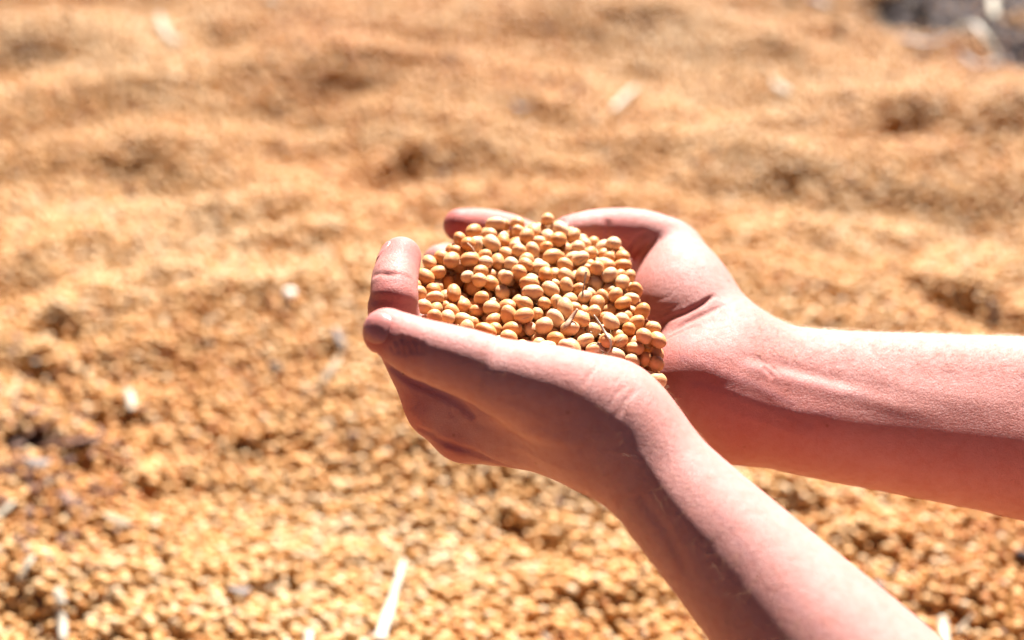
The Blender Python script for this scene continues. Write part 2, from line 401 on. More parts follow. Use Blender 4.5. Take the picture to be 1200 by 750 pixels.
M_SKIN, M_NAIL, M_HAIR = skin_mat(), nail_mat(), hair_mat()
M_BEAN, M_FIELD, M_GROUND = bean_mat('soybean_coat'), bean_mat('soybean_field_coat', True), ground_mat()
M_PALE = chaff_mat('pale_straw', (0.330, 0.277, 0.198), (0.409, 0.363, 0.290), .45)
M_TAN = chaff_mat('tan_straw', (0.185, 0.125, 0.073), (0.277, 0.205, 0.132))
M_GREY = chaff_mat('grey_chaff', (.13, .10, .085), (.24, .20, .17))
M_RUST = chaff_mat('rusty_stalk', (0.092, 0.040, 0.023), (0.172, 0.086, 0.053))
M_CLOD = chaff_mat('dark_clod', (0.023, 0.018, 0.020), (0.059, 0.046, 0.046), .9)
M_SEED = chaff_mat('seed_coat', (.80, .76, .66), (.85, .82, .74), .35)
M_SOILCHAFF = chaff_mat('soil_chaff', (.03, .02, .016), (.10, .07, .055), .8)
M_HULL = chaff_mat('hull', (0.330, 0.191, 0.119), (0.383, 0.277, 0.198), .5)
M_WHITE = chaff_mat('white_husk', (.32, .27, .20), (.46, .42, .35), .5)

# ------------------------------------------------------------------ the heaped ground
def gnd(px, py):
    d = CAM_H / (math.sin(PITCH) + (py - 375) / FPX * math.cos(PITCH)); return at(px, py, d)
# slopes turned to the camera: (px, py, half width px, half depth m, height m)
STEPS = [(42, 75, 75, .040, .016), (175, 195, 85, .030, .011), (300, 60, 90, .05, .006), (345, 105, 110, .035, .010), (345, 160, 60, .022, .009),
         (472, 183, 40, .017, .016), (460, 75, 90, .045, .010), (640, 135, 55, .025, .009), (690, 30, 80, .05, .010), (870, 215, 110, .030, .014), (855, 250, 70, .02, .007),
         (1060, 145, 75, .026, .013), (1175, 165, 60, .028, .014), (1130, 235, 80, .022, .011), (915, 65, 45, .028, .013), (775, 55, 60, .04, .009), (745, 185, 45, .02, .010),
         (28, 335, 60, .030, .015), (110, 300, 60, .018, .008), (185, 345, 50, .012, .007), (70, 395, 40, .012, .010), (260, 250, 80, .018, .006), (340, 245, 50, .014, .006),
         (1110, 350, 70, .016, .012), (1180, 375, 40, .02, .014), (950, 290, 70, .015, .006), (1030, 275, 60, .015, .006), (30, 440, 80, .012, .008), (130, 480, 70, .010, .007),
         (70, 525, 90, .012, .008), (300, 515, 50, .010, .005), (60, 700, 90, .016, .010), (300, 690, 60, .010, .004), (900, 590, 60, .010, .008), (1010, 640, 60, .010, .007),
         (1130, 720, 90, .020, .012), (640, 610, 60, .008, .006), (700, 690, 80, .008, .004), (470, 640, 60, .008, .003), (300, 560, 60, .008, .004), (180, 560, 60, .008, .005),
         (380, 425, 40, .010, .006), (560, 190, 60, .02, .006), (230, 40, 60, .03, .007), (1000, 30, 60, .04, .010)]
STEPW = []
for px, py, wx, sy, h in STEPS:
    p = gnd(px, py); STEPW.append((p[0], p[1], wx * (p[1] ** 2 + .36) ** .5 / FPX, sy, h))
_t = np.random.default_rng(5)
WAVES = [(a, f * math.cos(t), f * math.sin(t), ph) for a, f, t, ph in
         [(.0048 * s, 2 * math.pi / L, _t.uniform(.7, 2.4), _t.uniform(0, 6.28)) for L, s in ((.62, 1.6), (.47, 1.3), (.33, 1), (.26, .8), (.21, .7), (.16, .5), (.125, .42), (.10, .34), (.08, .28), (.062, .2), (.047, .16))]]
def terrain(x, y):
    x = np.asarray(x, float); y = np.asarray(y, float)
    wx = x + .05 * np.sin(6.1 * y + 1) + .03 * np.sin(13 * x + 7 * y); wy = y + .05 * np.sin(5.3 * x) + .025 * np.sin(15 * y - 8 * x + 2)
    z = np.zeros_like(x)
    for a, fx, fy, ph in WAVES: z += a * np.sin(fx * wx + fy * wy + ph)
    z *= .55 + .45 * np.clip((y - .5) / .5, 0, 1)
    for cx, cy, sx, sy, h in STEPW:
        u = (wx - wx * 0 - cx + (x - wx)) / sx; v = (y - cy + .25 * sx * np.sin(3 * u + cx * 20)) / (sy * 1.5)
        z += 1.9 * h * v * np.exp(-u * u - v * v * .8)
    return z
SOIL = [(1120, 0, 90, .10), (1190, 40, 50, .10), (1065, 5, 45, .05), (1150, -60, 160, .3), (30, 520, 45, .012)]
SOILW = [(*gnd(a, b)[:2], w * (gnd(a, b)[1] ** 2 + .36) ** .5 / FPX, s) for a, b, w, s in SOIL]
def soil(x, y):
    r = np.zeros_like(x)
    for cx, cy, sx, sy in SOILW: r = np.maximum(r, np.exp(-((x - cx) / sx) ** 2 - ((y - cy) / sy) ** 2))
    return r
def grid_sheet(name, xs, ys, zf, mat):
    X, Y = np.meshgrid(xs, ys); Z = zf(X, Y); nx = len(xs); ny = len(ys)
    V = np.stack([X, Y, Z], -1).reshape(-1, 3)
    i = (np.arange(ny - 1)[:, None] * nx + np.arange(nx - 1)[None]).ravel()
    F = np.stack([i, i + 1, i + nx + 1, i + nx], 1)
    o = link(name, mesh_np(name, V, F), mat)
    a = o.data.attributes.new('soil', 'FLOAT', 'POINT'); s = soil(V[:, 0], V[:, 1])
    a.data.foreach_set('value', np.clip((s - .35) * 4, 0, 1).astype(np.float32)); return o
xs = np.concatenate([np.linspace(-6, -1.3, 40)[:-1], np.linspace(-1.3, 1.3, 420), np.linspace(1.3, 6, 40)[1:]])
ys = np.concatenate([np.linspace(-4, .2, 40)[:-1], np.linspace(.2, 2.6, 400), np.linspace(2.6, 9, 60)[1:]])
ground = grid_sheet('ground', xs, ys, lambda x, y: terrain(x, y) - .0035, M_GROUND); tag(ground, kind='structure')

# loose soybeans covering the ground: tens of thousands, one object
pit = .0066; nx = int(2.5 / pit); ny = int(2.15 / (pit * .87))
gx, gy = np.meshgrid(np.arange(nx) * pit - 1.25, np.arange(ny) * pit * .87 + .28)
gx = gx + (np.arange(ny)[:, None] % 2) * pit / 2
keep = np.abs(gx) < .34 * (gy + .55) + .12
gx, gy = gx[keep], gy[keep]; n0 = len(gx)
gx = gx + RNG.normal(0, .0013, n0); gy = gy + RNG.normal(0, .0013, n0); lz = RNG.uniform(-.0014, .0012, n0)
k2 = RNG.random(n0) < .34
ux = gx[k2] + RNG.uniform(-.0035, .0035, k2.sum()); uy = gy[k2] + RNG.uniform(-.0035, .0035, k2.sum()); uz = RNG.uniform(.0022, .0042, k2.sum())
bx, by, bz = np.concatenate([gx, ux]), np.concatenate([gy, uy]), np.concatenate([lz, uz])
pr = soil(bx, by); kp = RNG.random(len(bx)) > np.clip((pr - .25) * 2.2, 0, .97)
bx, by, bz = bx[kp], by[kp], bz[kp]; nb = len(bx)
bz = bz + terrain(bx, by)
pc = mesh_np('field_points', np.stack([bx, by, bz], 1), np.zeros((0, 3), np.int32)) if False else bpy.data.meshes.new('soybean_cover')
pc.vertices.add(nb); pc.vertices.foreach_set('co', np.stack([bx, by, bz], 1).astype(np.float32).ravel())
tint = np.clip(RNG.normal(.42, .17, nb) + .15 * np.sin(9 * bx + 3 * np.sin(5 * by)) * np.sin(8 * by + 2) + .08 * np.sin(23 * bx + 4 * np.sin(9 * by)) * np.sin(19 * by), 0, .84)
odd = RNG.random(nb); tint[odd < .018] = RNG.uniform(.9, 1, (odd < .018).sum()); tint[odd > .96] = RNG.uniform(0, .1, (odd > .96).sum())
a = pc.attributes.new('tint', 'FLOAT', 'POINT'); a.data.foreach_set('value', tint.astype(np.float32))
a = pc.attributes.new('rot', 'FLOAT_VECTOR', 'POINT'); a.data.foreach_set('vector', RNG.uniform(0, 6.283, (nb, 3)).astype(np.float32).ravel())
a = pc.attributes.new('siz', 'FLOAT_VECTOR', 'POINT')
sz = RNG.normal(1, .07, (nb, 1)) * np.array([[.0039, .0034, .0032]]) * RNG.normal(1, .05, (nb, 3)); a.data.foreach_set('vector', sz.astype(np.float32).ravel())
def ball(name, seg, rings, fn=None, mat=None):
    bm = bmesh.new(); bmesh.ops.create_uvsphere(bm, u_segments=seg, v_segments=rings, radius=1.0)
    if fn:
        for v in bm.verts: v.co = fn(v.co.copy())
    me = bpy.data.meshes.new(name); bm.to_mesh(me); bm.free()
    me.polygons.foreach_set('use_smooth', [True] * len(me.polygons))
    if mat: me.materials.append(mat)
    return me
def instanced(obj_mesh, src_mesh, name, mat):
    """geometry nodes: one bean mesh on every point of obj_mesh"""
    ng = bpy.data.node_groups.new(name, 'GeometryNodeTree')
    ng.interface.new_socket('Geometry', in_out='INPUT', socket_type='NodeSocketGeometry'); ng.interface.new_socket('Geometry', in_out='OUTPUT', socket_type='NodeSocketGeometry')
    N = ng.nodes.new; gi = N('NodeGroupInput'); go = N('NodeGroupOutput')
    sp = N('GeometryNodeMeshUVSphere'); sp.inputs[0].default_value = 12; sp.inputs[1].default_value = 8; sp.inputs[2].default_value = 1.0
    ss = N('GeometryNodeSetShadeSmooth'); sm = N('GeometryNodeSetMaterial'); sm.inputs['Material'].default_value = mat
    mp = N('GeometryNodeMeshToPoints'); ip = N('GeometryNodeInstanceOnPoints')
    r = N('GeometryNodeInputNamedAttribute'); r.data_type = 'FLOAT_VECTOR'; r.inputs[0].default_value = 'rot'
    s = N('GeometryNodeInputNamedAttribute'); s.data_type = 'FLOAT_VECTOR'; s.inputs[0].default_value = 'siz'
    e = N('FunctionNodeEulerToRotation')
    L = ng.links.new
    L(gi.outputs[0], mp.inputs[0]); L(mp.outputs[0], ip.inputs['Points']); L(sp.outputs[0], ss.inputs[0]); L(ss.outputs[0], sm.inputs[0]); L(sm.outputs[0], ip.inputs['Instance'])
    L(r.outputs[0], e.inputs[0]); L(e.outputs[0], ip.inputs['Rotation']); L(s.outputs[0], ip.inputs['Scale']); L(ip.outputs[0], go.inputs[0])
    o = bpy.data.objects.new(name, obj_mesh); COL.objects.link(o)
    md = o.modifiers.new('cover', 'NODES'); md.node_group = ng
    return o
field = instanced(pc, None, 'soybean_cover', M_FIELD)
tag(field, 'sunlit golden soybeans covering the ground in low mounds behind the hands', 'soybean heap', kind='stuff')
# ------------------------------------------------------------------ the person: two bare arms from elbow to fingertips
person = bpy.data.objects.new('person', None); COL.objects.link(person); person.location = (.45, .30, 0); person.empty_display_size = .05
tag(person, 'person reaching in from the right with bare forearms, both hands cupped full of soybeans', 'person')
def polydist(P, pts):
    d = None
    for a, b in zip(pts[:-1], pts[1:]):
        ab = b - a; u = np.clip((P - a.astype(np.float32)) @ (ab / (ab @ ab)).astype(np.float32), 0, 1)
        r = P - (a + u[:, None] * ab); e = np.sqrt((r * r).sum(1)); d = e if d is None else np.minimum(d, e)
    return d
def spots(f, lst):
    """(px,py,radius mm,strength) on the surface"""
    return [(hit(f, x, y), r / 1000, s) for x, y, r, s in lst]
def build_arm(name, skin, lo, hi, flush, veins, h):
    V, F = surface_mesh(skin, lo, hi, h)
    V = V - grad(skin, V) * skin(V.astype(np.float32))[:, None] * .9
    o = link(name, mesh_np(name, V, F), M_SKIN, None)
    fl = np.zeros(len(V))
    for c, r, s in flush: fl = np.maximum(fl, s * np.exp(-((V - c) ** 2).sum(1) / (r * r)))
    a = o.data.attributes.new('flush', 'FLOAT', 'POINT'); a.data.foreach_set('value', fl.astype(np.float32))
    vv = np.zeros(len(V))
    for pts, w, s in veins:
        p = [hit(skin, x, y) for x, y in pts]; lo_ = np.min(p, 0) - .01; hi_ = np.max(p, 0) + .01
        m = ((V > lo_) & (V < hi_)).all(1)
        if m.any(): vv[m] = np.maximum(vv[m], s * np.exp(-(polydist(V[m].astype(np.float32), p) / (w / 1000)) ** 2))
    a = o.data.attributes.new('vein', 'FLOAT', 'POINT'); a.data.foreach_set('value', vv.astype(np.float32))
    o.parent = person; o.matrix_parent_inverse = Matrix.Translation(-Vector(person.location))
    return o, V
near_arm, NV = build_arm('arm', near_skin, (-.08, .30, .03), (.42, .62, .50),
    spots(near_skin, [(440, 388, 9, 1), (470, 290, 9, .9), (462, 330, 8, .5), (480, 490, 12, .8), (525, 528, 11, .7), (480, 402, 9, .6), (600, 430, 22, .35), (450, 350, 9, .6), (520, 400, 14, .4)]),
    [([(560, 500), (620, 520), (680, 530)], 1.6, .5), ([(600, 470), (650, 495), (700, 500)], 1.5, .35), ([(840, 600), (900, 680), (960, 740)], 1.8, .3)], H_SKIN)
far_arm, FV = build_arm('arm', far_skin, (-.10, .33, .10), (.58, .70, .56),
    spots(far_skin, [(655, 265, 10, .8), (540, 262, 12, 1), (725, 262, 12, .5), (800, 400, 24, .55), (775, 420, 20, .6), (830, 440, 26, .45), (870, 500, 30, .4), (747, 300, 9, .7), (760, 330, 14, .25), (810, 365, 8, .5)]),
    [([(800, 420), (850, 440), (885, 452), (930, 475)], 1.6, .7), ([(815, 450), (860, 462), (900, 478), (980, 486)], 1.7, .7), ([(830, 425), (880, 470), (950, 500)], 1.4, .5),
     ([(868, 428), (905, 440), (950, 452), (1010, 466)], 2.0, .35), ([(800, 395), (830, 420), (850, 450)], 1.2, .5)], H_SKIN)
near_arm['label'] = 'lower arm whose thumb lies along the front of the soybeans'
far_arm['label'] = 'upper arm in the photo, palm towards the camera, crossing behind the wrist of the other'

def nail(f, c, tip, dorsal, w, l, arm):
    """a curved nail plate lying on the finger"""
    c = np.array(c); tip = np.array(tip, float); tip /= np.linalg.norm(tip)
    dorsal = np.array(dorsal, float); dorsal -= tip * (dorsal @ tip); dorsal /= np.linalg.norm(dorsal); side = np.cross(tip, dorsal)
    nu, nv = 15, 13; pts = []
    for j in range(nv):
        for i in range(nu):
            u = -1 + 2 * i / (nu - 1); v = -1 + 2 * j / (nv - 1)
            a = u * math.sqrt(max(0, 1 - .38 * v * v)); b = v * math.sqrt(max(0, 1 - .38 * u * u))
            pts.append((a, b))
    st = np.arange(.014, -.012, -.00025); out = []
    for a, b in pts:
        L_ = c + side * a * w / 2 + tip * b * l / 2 + dorsal[None] * st[:, None]
        d = f(L_.astype(np.float32)); k = int(np.argmax(d < 0)) if (d < 0).any() else len(st) - 1
        e = max(abs(a), abs(b)); out.append(L_[k] + dorsal * (.00028 + .00025 * (1 - e ** 4)) + tip * (.0004 if b > .6 else 0))
    V = np.array(out); bot = V - dorsal * .0009
    F = []
    for j in range(nv - 1):
        for i in range(nu - 1):
            q = j * nu + i; F.append((q, q + 1, q + nu + 1, q + nu)); r = q + nu * nv; F.append((r, r + nu, r + nu + 1, r + 1))
    n = nu * nv; rim = [i for i in range(nu)] + [j * nu + nu - 1 for j in range(1, nv)] + [(nv - 1) * nu + i for i in range(nu - 2, -1, -1)] + [j * nu for j in range(nv - 2, 0, -1)]
    for a, b in zip(rim, rim[1:] + rim[:1]): F.append((a, a + n, b + n, b))
    o = link('fingernail', mesh_np('fingernail', np.concatenate([V, bot]), F), M_NAIL)
    bm = bmesh.new(); bm.from_mesh(o.data); bmesh.ops.recalc_face_normals(bm, faces=bm.faces); bm.to_mesh(o.data); bm.free()
    o.parent = arm; o.matrix_parent_inverse = arm.matrix_world.inverted() if False else Matrix.Identity(4)
    return o
R_, U_, F_ = AX_R, AX_U, AX_F
nail(near_skin, at(449.5, 386, .510), -.80 * R_ + .22 * U_ + .30 * F_, -.42 * R_ + .12 * U_ - .9 * F_, .0110, .0112, near_arm)
nail(near_skin, at(465, 305, .553), .25 * R_ + .80 * U_ + .55 * F_, -.85 * R_ + .2 * U_ - .1 * F_, .0100, .0105, near_arm)
nail(far_skin, at(664, 272, .627), -1.0 * R_ + .02 * U_, .55 * U_ + .8 * F_, .0110, .0120, far_arm)
nail(far_skin, at(545, 265, .650), -.9 * R_ - .3 * F_, .35 * U_ + .9 * F_ , .0095, .0100, far_arm)

def hairs(name, arm, f, V, pick, n, along, lmin, lmax, rad=.00003):
    """fine body hair: tapered three-sided strands"""
    I = np.nonzero(pick(V))[0]
    if not len(I): return
    I = RNG.choice(I, min(n, len(I)), replace=False); P = V[I]; G = grad(f, P); n = len(P)
    D = np.tile(along, (n, 1)) + RNG.normal(0, .42, (n, 3)); D -= G * (D * G).sum(1)[:, None]; D /= np.linalg.norm(D, axis=1)[:, None]
    L_ = RNG.uniform(lmin, lmax, n)[:, None]; segs = 5; VV = []; rings = []
    B = np.cross(G, D); cu = RNG.normal(0, .25, n)[:, None]
    for s in range(segs):
        t = s / (segs - 1); c = P - G * .0003 + D * L_ * t + G * L_ * (.55 * t - .42 * t * t) + B * L_ * cu * t * t
        r = rad * (1 - .85 * t)
        for k in range(3):
            an = 2 * math.pi * k / 3; VV.append(c + (G * math.cos(an) + B * math.sin(an)) * r)
    VV = np.stack(VV, 1).reshape(-1, 3); b = (np.arange(n) * segs * 3)[:, None]; F = []
    for s in range(segs - 1):
        for k in range(3):
            a0 = s * 3 + k; a1 = s * 3 + (k + 1) % 3; F.append(np.concatenate([b + a0, b + a1, b + a1 + 3, b + a0 + 3], 1))
    o = link(name, mesh_np(name, VV, np.concatenate(F)), M_HAIR); o['kind'] = 'stuff'; o.parent = arm; return o
def pix(V):
    r = V - CAM; d = r @ AX_F; return 600 + FPX * (r @ AX_R) / d, 375 - FPX * (r @ AX_U) / d, d
def pk_near(V):
    x, y, d = pix(V); s = (y - (500 + (x - 720) * 1.0)) / 80
    return (x > 690) & (x < 1150) & (RNG.random(len(V)) < np.clip(.25 + .75 * (s + .3), .12, 1))
def pk_near_hand(V):
    x, y, d = pix(V); return (x > 560) & (x < 720)
def pk_far(V):
    x, y, d = pix(V); return (x > 880) & (x < 1300) & (y < 425 + (x - 880) * .05)
hairs('arm_hair', near_arm, near_skin, NV, pk_near, 3000, -.55 * R_ - .75 * U_, .004, .010, .000032)
hairs('arm_hair', near_arm, near_skin, NV, pk_near_hand, 350, -.6 * R_ - .8 * U_, .002, .005, .00003)
hairs('arm_hair', far_arm, far_skin, FV, pk_far, 1500, .75 * R_ + .6 * U_, .004, .009, .00004)
